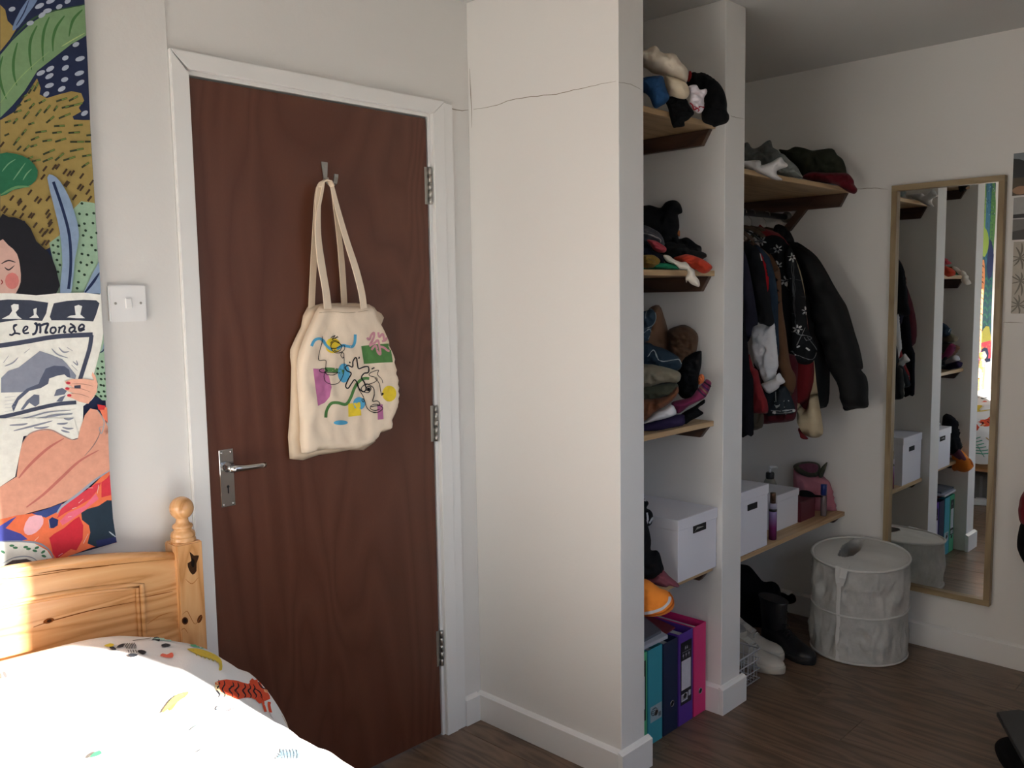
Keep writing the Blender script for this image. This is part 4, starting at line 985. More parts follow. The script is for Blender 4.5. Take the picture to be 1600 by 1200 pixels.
hangs = [(1.72, 1, 'wooden hanger holding the dark red shirt next to the stub wall'), (1.785, 1, 'wooden hanger holding the long black garment'), (1.845, 1, 'wooden hanger holding the faded navy top'), (1.91, 0, 'thin hanger holding the black shirt with a red stripe'), (1.965, 0, 'thin hanger holding the white shirt with a turned cuff'), (2.02, 1, 'wooden hanger holding the blue denim shirt'), (2.075, 1, 'wooden hanger holding the tan brown jacket'),
         (2.14, 0, 'thin hanger holding the dark red skirt'), (2.205, 1, 'wooden hanger holding the black flowered checked shirt'), (2.275, 1, 'wooden hanger holding the red jacket with cream sleeves'), (2.40, 1, 'wooden hanger holding the black puffer jacket')]
for x, w_, lab in hangs: hanger(x, bool(w_), lab, w_=.12)

# ------------------------------------------------------------------ hanging clothes
def C8(a, b): return (1150+a/2.4, 200+b/2.4)
def C6(a, b): return (1150+a/6.314, 330+b/6.314)
def C7(a, b): return (1150+a/5.4545, 500+b/5.4545)
BAY3 = [(XP2+.002, XR-.002), (-.80, -.003), (None, None)]
N_ = Vector((-1, 0, 0))
def hang(name, label, cat, x, parts, mat, group='clothes on the rail', loc=None):
    """a garment on the rail: each part hangs in the plane at its own distance"""
    t = thing(name, label, cat, (x, -.3, 1.1), group)
    outs = []
    for prt in parts:
        nm, outl, th = prt[0], prt[1], prt[2]; kw = dict(prt[3]) if len(prt) > 3 else {}
        xx = kw.pop('x', x); mt = kw.pop('mat', mat); rest = dict(wr=.013, freq=11, seed=sum(map(ord, nm)) % 7 + x*10, back=.7, detail=28, stretch=(2.2, .55), smooth=3); rest.update(kw)
        bm_ = softbody(outl, (xx, -.4, 1.2), N_, th, clamp=BAY3, **rest)
        outs.append(link(nm, bm_, mt, t))
    return t, outs
def hashn(s): return sum(map(ord, s)) % 7
# puffer jacket at the far end
def quilt(u, v, d): return .020*abs(math.sin((v+.06*math.sin(u*5))*math.pi/.075))**.45
PUF = plain('black_nylon', (.0085, .009, .0095, 1), .62, spec=.2, bmp=.3, bscale=35, bdist=.004)
hang('puffer_jacket', 'black quilted puffer jacket hanging at the far end of the rail', 'jacket', 2.41, [
    ('body', [C8(*p) for p in [(170, 400), (215, 425), (262, 448), (310, 520), (340, 620), (350, 760), (352, 900), (347, 1030), (318, 1052), (280, 1060), (200, 1040), (150, 900), (120, 700), (110, 500), (130, 420)]], .045, dict(fn=quilt, wr=.006)),
    ('sleeve', [C8(*p) for p in [(222, 428), (262, 448), (303, 482), (338, 535), (365, 585), (395, 635), (415, 668), (432, 720), (448, 775), (465, 830), (477, 895), (470, 908), (488, 930), (496, 965), (496, 1010), (494, 1047), (450, 1053), (407, 1060), (398, 1030), (390, 985), (380, 950), (362, 920), (345, 880), (325, 820), (300, 760), (270, 600), (235, 480)]], .05, dict(fn=quilt, wr=.006, x=2.385)),
    ('collar', [C8(*p) for p in [(152, 362), (180, 368), (200, 385), (212, 408), (218, 428), (200, 440), (170, 430), (145, 400)]], .03, dict(x=2.385))], PUF)
# red jacket with cream leather sleeve
RED = cloth_m('dark_red_wool', (.19, .016, .02, 1), .1)
CREAM = plain('cream_leather', C('9c8f76', 1.6), .6, spec=.3, bmp=.5, bscale=25, var=.06, bdist=.006)
hang('varsity_jacket', 'red jacket with cream sleeves hanging beside the black puffer jacket', 'jacket', 2.285, [
    ('body', [C8(*p) for p in [(80, 375), (110, 378), (160, 395), (200, 440), (235, 520), (258, 640), (275, 780), (292, 880), (290, 960), (265, 1058), (245, 1040), (228, 1030), (170, 900), (120, 600)]], .02, dict(smooth=2)),
    ('sleeve', [C8(*p) for p in [(205, 455), (232, 510), (250, 570), (262, 650), (270, 760), (288, 840), (296, 900), (302, 960), (312, 1030), (322, 1090), (327, 1135), (322, 1152), (300, 1162), (272, 1158), (250, 1145), (236, 1120), (228, 1095), (230, 1030), (245, 1042), (264, 1056), (278, 1000), (291, 950), (292, 880), (270, 800), (250, 650), (225, 540)]], .022, dict(mat=CREAM, x=2.268, smooth=2)),
    ('cuff', [C7(*p) for p in [(535, 915), (560, 950), (590, 985), (615, 1012), (590, 1018), (562, 1005), (545, 970)]], .012, dict(x=2.27))], RED)
# flowered checked shirt
BLKC = cloth_m('black_cotton', (.011, .0115, .013, 1), .15)
ft, (fb, fs) = hang('checked_shirt', 'black checked shirt with white flowers hanging by its sleeve side out', 'shirt', 2.205, [
    ('body', [C8(*p) for p in [(72, 402), (100, 408), (150, 402), (195, 440), (215, 560), (225, 700), (225, 860), (205, 880), (160, 860), (140, 700), (120, 520), (90, 440)]], .02),
    ('sleeve', [C8(*p) for p in [(188, 440), (210, 455), (232, 520), (250, 590), (262, 650), (265, 700), (270, 750), (285, 790), (298, 820), (298, 850), (288, 878), (262, 888), (235, 882), (215, 865), (207, 840), (212, 800), (212, 760), (208, 680), (200, 600), (190, 520)]], .028, dict(x=2.185))], BLKC)
for ob, fl, lines in ((fb, [C6(*p) for p in [(258, 295), (415, 375), (418, 535), (490, 690)]], [[(330, 370), (420, 360)], [(330, 425), (440, 410)], [(470, 690), (520, 790)], [(480, 650), (530, 700)]]),
                      (fs, [C6(*p) for p in [(685, 985), (610, 1160), (548, 460)]], [[(560, 500), (570, 700), (585, 900), (600, 1190)], [(545, 480), (550, 600), (575, 900), (590, 1100)], [(520, 480), (600, 500)], [(520, 520), (610, 545)], [(540, 665), (640, 690)], [(560, 830), (680, 850)], [(570, 865), (690, 885)], [(560, 1000), (660, 1010)], [(700, 1160), (730, 1170)]])):
    kk = Ink(onto(ob), .0025, 2)
    for (x, y) in fl:
        for k_ in range(6):
            an = k_*math.pi/3+.3; kk.dot(x+math.cos(an)*4.2, y+math.sin(an)*4.6, 3.0, 1.3, 'c9cbcb', an, 8, k=.9)
    for P in lines: kk.stroke([C6(*p) for p in P], .9, '5e6163', .7)
    if ob is fs:
        for P in ([(485, 100), (560, 125), (640, 155)], [(480, 265), (515, 290), (575, 320), (650, 325), (685, 240)], [(575, 150), (600, 180), (640, 160)], [(520, 210), (580, 60)], [(600, 150), (660, 230), (680, 260)]): kk.stroke([C7(*p) for p in P], .9, '8b8e90', .8)
        for (x, y) in ((1248, 541), (1244, 553), (1262, 546)): kk.dot(x, y, 1.6, 1.3, 'c9cbcb')
    kk.build('shirt_print', ob, kind='stuff')
# long dark red piece whose hem shows below
hang('skirt', 'dark red skirt whose hem shows below the other clothes', 'skirt', 2.14, [('body', [C7(*p) for p in [(180, 300), (500, 300), (520, 560), (525, 700), (515, 800), (495, 850), (440, 868), (330, 878), (230, 888), (190, 870), (180, 600)]], .02)], cloth_m('maroon_cotton', (.075, .010, .016, 1), .1))
# brown jacket
BRN = cloth_m('tan_brown_suede', C('5d4330', 1.1), .1)
hang('brown_jacket', 'tan brown jacket with a long hanging sleeve', 'jacket', 2.085, [
    ('body', [C6(*p) for p in [(150, 290), (220, 340), (320, 420), (400, 520), (440, 620), (450, 900), (440, 1200), (380, 1500), (300, 1600), (220, 1200), (170, 700), (120, 400)]], .016),
    ('sleeve', [C8(*p) for p in [(125, 470), (142, 490), (158, 530), (168, 590), (175, 680), (187, 760), (198, 850), (208, 900), (222, 925), (225, 955), (218, 985), (206, 1005), (190, 990), (178, 960), (168, 920), (160, 870), (155, 780), (152, 690), (148, 600), (138, 520)]], .024, dict(x=2.062))], BRN)
# denim shirt
hang('denim_shirt', 'blue denim shirt hanging before the brown jacket', 'shirt', 2.025, [
    ('body', [C6(*p) for p in [(180, 330), (310, 430), (350, 520), (385, 640), (405, 760), (415, 900), (420, 1190), (425, 1350), (400, 1500), (300, 1500), (200, 1000), (150, 600)]], .018)], cloth_m('blue_denim', C('2b3a4a', .9), .15))
tt, (gb,) = hang('checked_shirt', 'grey-blue checked shirt whose hem hangs below the white sleeve', 'shirt', 1.995, [
    ('body', [C7(*p) for p in [(160, 300), (200, 470), (240, 560), (300, 590), (400, 560), (440, 590), (470, 650), (500, 730), (502, 780), (470, 800), (400, 805), (320, 815), (270, 818), (255, 760), (235, 700), (205, 640), (175, 560)]], .02)], cloth_m('slate_cotton', C('2c3238', .8), .15))
kk = Ink(onto(gb), .0022, 2)
for P in ([(300, 770), (380, 775), (490, 760)], [(310, 790), (400, 790), (480, 780)], [(330, 720), (350, 750), (370, 720)], [(340, 610), (345, 700)], [(410, 740), (425, 800)], [(330, 700), (450, 690)]): kk.stroke([C7(*p) for p in P], 1.2, 'a2a8ab', .8)
for (x, y) in ((355, 735), (490, 770), (330, 785)): kk.dot(*C7(x, y), 2.4, 2, 'b9bdbd')
kk.build('shirt_print', gb, kind='stuff')
# white shirt with turned-back cuff
WHT = cloth_m('white_shirt_cotton', (.62, .62, .64, 1), .03)
hang('white_shirt', 'white shirt with its long sleeve and turned-back cuff in front', 'shirt', 1.965, [
    ('sleeve', [C7(*p) for p in [(148, 55), (185, 20), (240, 40), (290, 55), (325, 18), (335, 100), (345, 200), (355, 300), (362, 385), (345, 440), (330, 500), (250, 535), (228, 500), (212, 450), (195, 420), (165, 370), (150, 345), (146, 200)]], .026),
    ('cuff', [C7(*p) for p in [(330, 495), (365, 450), (390, 480), (418, 530), (375, 555), (362, 580), (335, 600), (290, 625), (265, 618), (245, 590), (220, 545), (240, 532), (280, 515)]], .022, dict(x=1.952, wr=.004))], WHT)
# black T-shirt with red stripe
tt, (kb,) = hang('black_shirt', 'black shirt with a red side stripe hanging over the white shirt', 'shirt', 1.905, [
    ('body', [C6(*p) for p in [(75, 300), (140, 320), (210, 365), (260, 440), (300, 540), (325, 700), (345, 900), (360, 1000), (378, 1098), (330, 1138), (275, 1115), (215, 1090), (180, 900), (140, 700), (90, 500), (60, 400)]], .02)], BLKC)
kk = Ink(onto(kb), .002, 2); kk.fill([C6(*p) for p in [(232, 415), (262, 430), (300, 520), (318, 640), (318, 760), (308, 795), (295, 700), (285, 600), (262, 500)]], 'a01722', .8); kk.fill([C6(*p) for p in [(230, 418), (240, 425), (258, 490), (246, 492)]], 'c8c8c4', .8); kk.build('side_stripe', kb)
# faded navy top, leftmost
hang('navy_top', 'faded navy top hanging close to the stub wall', 'top', 1.845, [
    ('body', [C6(*p) for p in [(60, 400), (95, 430), (130, 560), (160, 720), (190, 900), (218, 1098), (190, 1130), (165, 1150), (150, 1220), (115, 1290), (80, 1230), (40, 1180), (30, 900)]], .018)], cloth_m('faded_navy', (.020, .020, .033, 1), .15))
hang('red_shirt', 'bright red shirt showing between the navy top and the long black one', 'shirt', 1.875, [
    ('body', [C7(*p) for p in [(100, 300), (150, 400), (185, 430), (195, 480), (215, 560), (245, 640), (268, 700), (272, 790), (200, 798), (148, 805), (100, 800)]], .016)], RED)
hang('khaki_trousers', 'khaki trousers whose legs end under the red shirt', 'trousers', 1.89, [
    ('leg', [C7(*p) for p in [(110, 780), (228, 785), (230, 900), (205, 925), (165, 938), (120, 930)]], .012)], cloth_m('khaki_cotton', C('4c4438', .8), .1))
hang('black_dress', 'long black dress hanging lowest against the stub wall', 'dress', 1.785, [
    ('body', [C7(*p) for p in [(20, -300), (60, -250), (75, 0), (100, 200), (120, 420), (148, 500), (148, 700), (150, 975), (100, 980), (20, 978), (-20, 600), (-30, 0)]], .016, dict(smooth=2))], cloth_m('black_jersey', (.007, .007, .009, 1), .1))
# hidden by the stub wall in front, seen in the mirror
def sidecut(name, label, cat, x, prof, th, mat):
    t = thing(name, label, cat, (x, -.3, 1.1), 'clothes on the rail')
    N2 = Vector((1, 0, 0)); O = Vector((x, 0, 0)); bm_ = bmesh.new()
    old = globals()['atp']
    globals()['atp'] = lambda a, b, O_, N__: Vector((x, a, b))
    try: bm_.free(); bm_ = softbody(prof, O, N2, th, .5, .010, 9, x*9, 26, BAY3, 3, stretch=(2.2, .55))
    finally: globals()['atp'] = old
    link('body', bm_, mat, t); return t
sidecut('red_blouse', 'dark red blouse hanging against the stub wall, seen only in the mirror', 'blouse', 1.715, [(-.10, 1.66), (-.275, 1.69), (-.40, 1.64), (-.47, 1.50), (-.53, 1.32), (-.535, 1.18), (-.47, 1.14), (-.42, 1.05), (-.25, 1.0), (-.08, 1.02)], .014, cloth_m('maroon_cotton', (.075, .010, .016, 1), .1))

# ------------------------------------------------------------------ mirror on the right wall
mir = thing('wall_mirror', 'tall narrow mirror in an oak frame on the right-hand wall', 'mirror', (XR, -.935, .225))
y0, y1, z0, z1, fw_, fd = -.733, -1.141, .226, 1.853, .022, .030
for za in (z0, z1-fw_): MB().box(XR-fd, XR-.0005, y1, y0, za, za+fw_, .001).build('frame_rail', OAKY, mir)
for ya in (y1, y0-fw_): MB().box(XR-fd, XR-.0005, ya, ya+fw_, z0+fw_, z1-fw_, .001).build('frame_stile', OAK, mir)
MG, mnt, mb_ = newmat('mirror_glass'); mb_.inputs['Metallic'].default_value = 1; mb_.inputs['Roughness'].default_value = 0; mb_.inputs['Base Color'].default_value = (.90, .93, .92, 1)
MB().box(XR-.012, XR-.008, y1+fw_-.003, y0-fw_+.003, z0+fw_-.003, z1-fw_+.003).build('mirror_glass', MG, mir)
# posters, running out of the photograph at the right
def poster(name, label, pz0, pz1, paint, y_far=-1.62, base_c='8a8a86'):
    y0_, z1_ = at(1584, pz0, 'x', XR-.002)[1], at(1584, pz0, 'x', XR-.002)[2]; z0_ = at(1583, pz1, 'x', XR-.002)[2]
    t = MB().box(XR-.0018, XR-.0008, y_far, y0_, z0_, z1_).build(name, plain('print_paper_'+base_c, C(base_c), .5))
    tag(t, label, 'poster')
    k = Ink(lambda a, b: (Vector((XR-.0019, y0_+(y_far-y0_)*max(0, min(1, a)), z0_+(z1_-z0_)*max(0, min(1, b)))), Vector((-1, 0, 0))), .0002, .25); paint(k); k.build(name+'_print', t, print_m('glossy_print', .4, .4))
def pa(k):
    k.rect(0, 0, 1, 1, '6d6457'); k.rect(0, .42, 1, 1, '7d858c'); k.fill([(0, .40), (0, .88), (.08, .8), (.12, .95), (.2, .7), (.3, .85), (.45, .6), (.7, .8), (1, .55), (1, .38)], '23272a', 1, 2); k.fill([(0, 0), (0, .42), (.5, .4), (1, .38), (1, 0)], '4a3d2c', 1)
    k.dot(.06, .12, .06, .1, 'a67f62'); k.fill([(.1, 0), (.3, .1), (.6, .05), (1, .2), (1, 0)], '352c20')
poster('photo_print', 'colour photo print of trees over brown ground pinned highest beside the mirror', 240, 306, pa)
def pb(k):
    k.rect(0, .52, 1, 1, 'a0a1a0'); k.fill([(0, .50), (.0, .60), (.2, .62), (.35, .7), (.5, .64), (1, .74), (1, .50)], '2a2a2b', 1, 1); k.rect(0, 0, 1, .48, '6c6c6b'); k.fill([(0, 0), (0, .2), (.3, .35), (.5, .25), (.8, .42), (1, .3), (1, 0)], '3a3a3a', 1, 1); k.rect(0, .49, 1, .51, 'c5c5c2')
poster('photo_print', 'two black and white landscape prints on one sheet below the tree photo', 309, 375, pb)
def pc(k):
    k.rect(0, 0, 1, 1, 'b5aea2')
    r2 = random.Random(5)
    for (cx_, cy_) in ((.05, .78), (.06, .45), (.05, .12), (.32, .62), (.34, .28), (.6, .8), (.62, .45), (.6, .12), (.86, .62), (.86, .28)):
        for i in range(9):
            an = i*2*math.pi/9+r2.uniform(-.2, .2); L = r2.uniform(.07, .13); ex, ey = cx_+math.cos(an)*L, cy_+math.sin(an)*L*1.6
            k.stroke([(cx_, cy_), ((cx_+ex)/2+.008, (cy_+ey)/2), (ex, ey)], .014, '6b675c', taper=True)
poster('leaf_poster', 'beige poster of dark bamboo leaves hung lowest beside the mirror', 378, 490, pc, base_c='a29b90')
# ------------------------------------------------------------------ laundry hamper
hc = Vector((2.372, -.716, 0)); HR = .181
vd = Vector((.926, .377, 0))
MESH, hn, hbb = newmat('white_mesh_cloth'); 
v_ = coords(hn); n_ = noise_n(hn, v_, 14, 5, .65); hn.links.new(ramp(hn, n_, [(.3, C('b3b3b0')), (.7, C('cfcfcc'))]), hbb.inputs['Base Color'])
hbb.inputs['Roughness'].default_value = .8; n3 = noise_n(hn, v_, 30, 4, .7); bump(hn, hbb, n3, .5, .008)
hbb.inputs['Alpha'].default_value = .86; MATS['white_mesh_cloth'] = MESH
HT = cloth_m('white_hamper_tape', C('c9c9c6'), .04)
ham = thing('laundry_hamper', 'round white pop-up mesh laundry hamper standing under the wall mirror', 'hamper', hc)
def rimz(p, h): return h + (p-hc).dot(vd)*.10*(h/.4)
def hp(a, h, r=HR):
    p = hc+Vector((math.cos(a)*r, math.sin(a)*r, 0)); p.z = rimz(p, h) if h > .02 else h; return p
bm = bmesh.new(); NA = 200; hs = [.004+.388*i/36 for i in range(37)]; rr_ = []
for h in hs:
    row = []
    for k in range(NA):
        a = 2*math.pi*k/NA; sag = math.sin(math.pi*((h-.004)/.388*2 % 1))
        q = Vector((math.cos(a)*2.2, math.sin(a)*2.2, h*3))
        r = HR*(1-.035*sag)+.014*noise.noise(q*1.6)*sag+.012*(1-abs(noise.noise(q*2.6+Vector((4, a*.5, h*5))))*2)*sag
        row.append(bm.verts.new(hp(a, h, r)))
    rr_.append(row)
for A_, B__ in zip(rr_, rr_[1:]):
    for k in range(NA): f = bm.faces.new((A_[k], A_[(k+1) % NA], B__[(k+1) % NA], B__[k])); f.smooth = True
bm.faces.new(rr_[0][::-1])
link('mesh_side', bm, MESH, ham)
for h, r in ((.006, HR+.001), (.198, HR+.002), (.392, HR+.002)):
    m = MB(); m.tube([hp(2*math.pi*k/72, h, r) for k in range(72)], .0055 if h > .3 else .0045, 8, closed=True); m.build('hoop', HT, ham)
# lid of two flaps with an open slit
bm = bmesh.new(); rings = []
sa = math.atan2(-vd.y, -vd.x)
NRr = 34
for i in range(NRr+1):
    rad = HR*(1-i/NRr*.999); row = []
    for k in range(NA):
        a = 2*math.pi*k/NA; p = hp(a, .392, rad); p.z += .010*(1-(rad/HR)**2)+.006*noise.noise(Vector((p.x*14, p.y*14, 2)))*(1-(rad/HR)**3)
        row.append(bm.verts.new(p))
    rings.append(row)
sl = [(1342, 911), (1352, 881), (1388, 833), (1372, 872), (1360, 900)]
slp = [(1308, 868), (1316, 852), (1335, 841), (1354, 829), (1351, 844), (1344, 860), (1334, 868), (1320, 871)]
for A_, B__ in zip(rings, rings[1:]):
    for k in range(NA):
        c4 = (A_[k].co+A_[(k+1) % NA].co+B__[(k+1) % NA].co+B__[k].co)/4
        d = c4-CAM; sx = 800+FOC*d.dot(rt_)/d.dot(fw0); sy = 600-FOC*d.dot(up_)/d.dot(fw0)
        if inside((sx, sy), slp): continue
        f = bm.faces.new((A_[k], B__[k], B__[(k+1) % NA], A_[(k+1) % NA])); f.smooth = True
link('lid', bm, HT, ham)
fa = sa-.42
m = MB(); m.ribbon([hp(fa, .40, HR*.85), hp(fa, .398, HR+.004), hp(fa+.02, .37, HR+.010), hp(fa+.03, .335, HR+.010), hp(fa+.02, .315, HR+.006)], [.022, .026, .030, .026, .012], .004, (vd.y, -vd.x, 0)); m.build('flap', HT, ham)
m = MB(); m.ribbon([hp(fa+.12, .40, HR*.85), hp(fa+.12, .396, HR+.006), hp(fa+.10, .36, HR+.014), hp(fa+.08, .325, HR+.008)], [.02, .026, .024, .010], .004, (vd.y, -vd.x, 0)); m.build('flap', HT, ham)
m = MB(); m.ribbon([hp(fa+.01*math.sin(i), .32-i*.0195, HR+.003) for i in range(17)], .014, .003, (vd.y, -vd.x, 0)); m.build('seam_tape', HT, ham)
# ------------------------------------------------------------------ heaps on the shelves
def crop(x0, y0, s): return lambda a, b: (x0+a/s, y0+b/s)
U1, U2, U3, U4, U5 = crop(1000, 60, 7.5), crop(1000, 300, 7.5), crop(1000, 460, 5), crop(1000, 760, 6.667), crop(1000, 900, 4.2857)
V3, W1, W2 = crop(1140, 200, 6.667), crop(1150, 680, 5.4545), crop(1150, 820, 4.6154)
def fabric(hexc, k=1.0, var=.12, nm=None): return cloth_m('fabric_'+(nm or hexc), C(hexc, k), var)
def heap(name, label, cat, group, f, P, anchor, thick, mat, ztop=None, bay=2, yfront=SY, part=None, ht=1.0, **kw):
    """a crumpled garment; anchor = (photo x, photo y, distance y) fixes where it stands"""
    a = at(anchor[0], anchor[1], 'y', anchor[2]); N = Vector((CX-a.x, CY-a.y, 0)).normalized()
    pm = max((f(*p) for p in P), key=lambda q: q[0]); e_ = atp(pm[0], pm[1], a, N); xl = (X2 if bay == 2 else XR)-.012
    if e_.x > xl and e_.y > -.60:      # keep it off the stub wall it would otherwise run into
        a = at(pm[0], pm[1], 'x', xl); N = Vector((CX-a.x, CY-a.y, 0)).normalized()
    rest = dict(wr=.013, freq=17, seed=sum(map(ord, label)) % 23, back=.6, detail=32, smooth=3); rest.update(kw)
    bm_ = softbody([f(*p) for p in P], a, N, thick, **rest)
    x0, x1 = (XP1+.002, X2-.002) if bay == 2 else (XP2+.002, XR-.002)
    for v in bm_.verts:
        if v.co.y > -.604:
            v.co.x = max(x0, min(x1, v.co.x))
        if bay == 3: v.co.x = min(x1, v.co.x)
        v.co.y = min(v.co.y, -.004)
        if ztop is not None and v.co.y > yfront-.004 and v.co.z < ztop+.0015 and v.co.z > ztop-.25:
            if v.co.z > ztop-.03 or v.co.y > yfront+.03: v.co.z = ztop+.0015
            else: v.co.y = yfront-.004
    o = link(name, bm_, mat)
    return tag(o, label, cat, group)
g1 = 'clothes heaped on the topmost narrow shelf'
BLK = cloth_m('black_knit', (.0065, .0065, .0075, 1), .15)
zz = 1.990
heap('jumper', 'big black jumper drooping over the corner of the topmost shelf', 'jumper', g1, U1, [(540, 540), (600, 405), (690, 410), (730, 400), (800, 430), (900, 500), (960, 570), (1000, 660), (1020, 760), (1020, 850), (1045, 900), (1040, 960), (1000, 1000), (930, 1020), (870, 1040), (840, 1020), (740, 980), (720, 880), (755, 760), (700, 650), (600, 620)], (1108, 160, -.595), .05, BLK, zz, back=.25)
heap('vest', 'black vest hanging down over the front edge of the topmost shelf', 'vest', g1, U1, [(300, 690), (420, 680), (540, 710), (575, 780), (635, 870), (600, 920), (560, 960), (522, 980), (520, 1030), (430, 1045), (385, 1040), (350, 920), (330, 820), (300, 750)], (1060, 175, -.585), .02, BLK, None)
heap('towel', 'dark blue towel hanging off the topmost shelf', 'towel', g1, U1, [(-130, 470), (40, 460), (200, 440), (270, 450), (300, 560), (330, 640), (345, 700), (300, 760), (270, 780), (190, 820), (150, 790), (110, 690), (30, 630), (-130, 600)], (1025, 140, -.575), .035, fabric('1d3a5c', 1.5), zz)
heap('fleece', 'cream fleece piled highest on the topmost shelf', 'fleece', g1, U1, [(-130, 150), (40, 160), (120, 120), (190, 100), (230, 140), (290, 190), (370, 185), (430, 210), (490, 290), (550, 350), (565, 400), (560, 480), (530, 520), (450, 490), (300, 455), (250, 430), (150, 410), (50, 340), (-130, 300)], (1040, 100, -.57), .06, fabric('a39a8c', 1.7, .06), zz)
heap('slipper', 'cream padded slipper poking out below the cream fleece', 'slipper', g1, U1, [(285, 450), (340, 448), (440, 470), (535, 520), (570, 580), (582, 640), (560, 690), (520, 712), (450, 702), (380, 680), (330, 650), (305, 580)], (1058, 135, -.60), .035, fabric('a89c88', 1.7, .05), None, wr=.003)
heap('t_shirt', 'crumpled white T-shirt with a red print on the topmost shelf', 'T-shirt', g1, U1, [(565, 565), (660, 545), (700, 600), (775, 590), (785, 640), (750, 700), (750, 820), (700, 880), (640, 850), (580, 770), (590, 680)], (1089, 155, -.635), .02, fabric('b0aab0', 1.6, .05), None)
hp_ = bpy.data.objects['t_shirt']; kk = Ink(onto(hp_), .0015, 2); kk.stroke([U1(*p) for p in [(590, 755), (620, 780), (640, 830), (700, 800), (745, 810)]], 2, 'a8323f', .9); kk.stroke([U1(*p) for p in [(640, 790), (690, 830), (680, 850)]], 1.4, 'a8323f', .9); kk.build('shirt_print', hp_, kind='stuff')
heap('belt', 'narrow red belt between the cream fleece and the black jumper', 'belt', g1, U1, [(575, 383), (602, 390), (604, 450), (575, 505), (556, 500), (568, 430)], (1077, 118, -.60), .006, fabric('7c1c1c', 1.2), None, wr=.001)

g2 = 'clothes heaped on the second narrow shelf'; zz = 1.514
heap('hoodie', 'black hoodie piled tallest on the second shelf', 'hoodie', g2, U2, [(-130, 170), (40, 160), (120, 155), (200, 180), (250, 180), (300, 120), (380, 95), (440, 110), (480, 160), (495, 240), (445, 270), (455, 330), (460, 420), (440, 490), (455, 560), (430, 640), (300, 700), (150, 800), (-130, 850), (-130, 420)], (1050, 380, -.33), .07, BLK, zz)
heap('headband', 'orange headband tucked beside the black hoodie', 'headband', g2, U2, [(425, 470), (465, 450), (466, 520), (430, 505)], (1059, 364, -.40), .008, fabric('a4643c', 1.2), None, wr=.001)
heap('leggings', 'folded black leggings behind the dark grey top on the second shelf', 'leggings', g2, U2, [(380, 520), (460, 550), (540, 530), (600, 560), (660, 610), (715, 640), (720, 700), (700, 800), (500, 800), (380, 640)], (1090, 390, -.42), .03, BLK, zz)
heap('sweatshirt', 'dark grey sweatshirt folded low on the second shelf', 'sweatshirt', g2, U2, [(280, 600), (400, 580), (520, 600), (620, 650), (700, 690), (770, 720), (780, 760), (740, 785), (700, 850), (500, 880), (320, 850), (260, 720)], (1080, 395, -.46), .045, fabric('262727', .8), zz)
st_ = heap('scarf', 'grey scarf with a pale edge on the left of the second shelf', 'scarf', g2, U2, [(-130, 390), (60, 392), (150, 430), (230, 480), (280, 560), (285, 630), (240, 640), (150, 640), (-130, 640)], (1025, 370, -.47), .04, fabric('3a3c42', 1.2), zz)
kk = Ink(onto(st_), .0016, 2); kk.stroke([U2(*p) for p in [(30, 490), (110, 500), (190, 530), (235, 560), (240, 590)]], 1.3, '8e8a88'); kk.stroke([U2(*p) for p in [(30, 470), (110, 475), (200, 515)]], .7, '6e6a68'); kk.build('piping', st_, kind='stuff')
heap('camisole', 'pink-red camisole on the left of the second shelf', 'camisole', g2, U2, [(80, 560), (180, 572), (250, 610), (308, 655), (295, 705), (220, 710), (160, 680), (120, 620)], (1028, 385, -.51), .02, fabric('9c3a44', 1.3), zz)
heap('shorts', 'navy shorts under the pink-red camisole', 'shorts', g2, U2, [(-130, 640), (90, 620), (160, 690), (240, 720), (285, 780), (265, 860), (200, 860), (-130, 860)], (1020, 395, -.49), .035, fabric('181a26', .9), zz)
heap('sock', 'mustard sock at the left front of the second shelf', 'sock', g2, U2, [(20, 750), (120, 735), (180, 750), (235, 800), (215, 850), (150, 890), (60, 895), (20, 860)], (1018, 408, -.53), .022, fabric('77602c', 1.3), zz)
heap('swimsuit', 'green swimsuit flat on the front edge of the second shelf', 'swimsuit', g2, U2, [(-60, 890), (60, 880), (180, 838), (300, 832), (400, 850), (445, 880), (462, 906), (300, 908), (60, 908)], (1035, 416, -.545), .018, fabric('1f6a4c', 1.3), zz)
heap('gym_shirt', 'orange-red gym shirt at the right end of the second shelf', 'shirt', g2, U2, [(390, 775), (480, 742), (550, 728), (640, 750), (740, 790), (800, 830), (848, 880), (800, 940), (740, 955), (680, 930), (620, 900), (560, 860), (480, 830)], (1090, 412, -.565), .028, fabric('b03c28', 1.3), zz)
heap('blouse', 'white blouse whose sleeve hangs over the edge of the second shelf', 'blouse', g2, U2, [(270, 740), (340, 745), (400, 790), (480, 820), (540, 820), (590, 880), (640, 920), (650, 980), (690, 1030), (702, 1090), (680, 1112), (600, 1080), (560, 1040), (542, 1062), (533, 1000), (560, 950), (540, 912), (460, 900), (400, 850), (310, 812)], (1062, 415, -.588), .022, fabric('b3ada3', 1.6, .05), None, wr=.006)

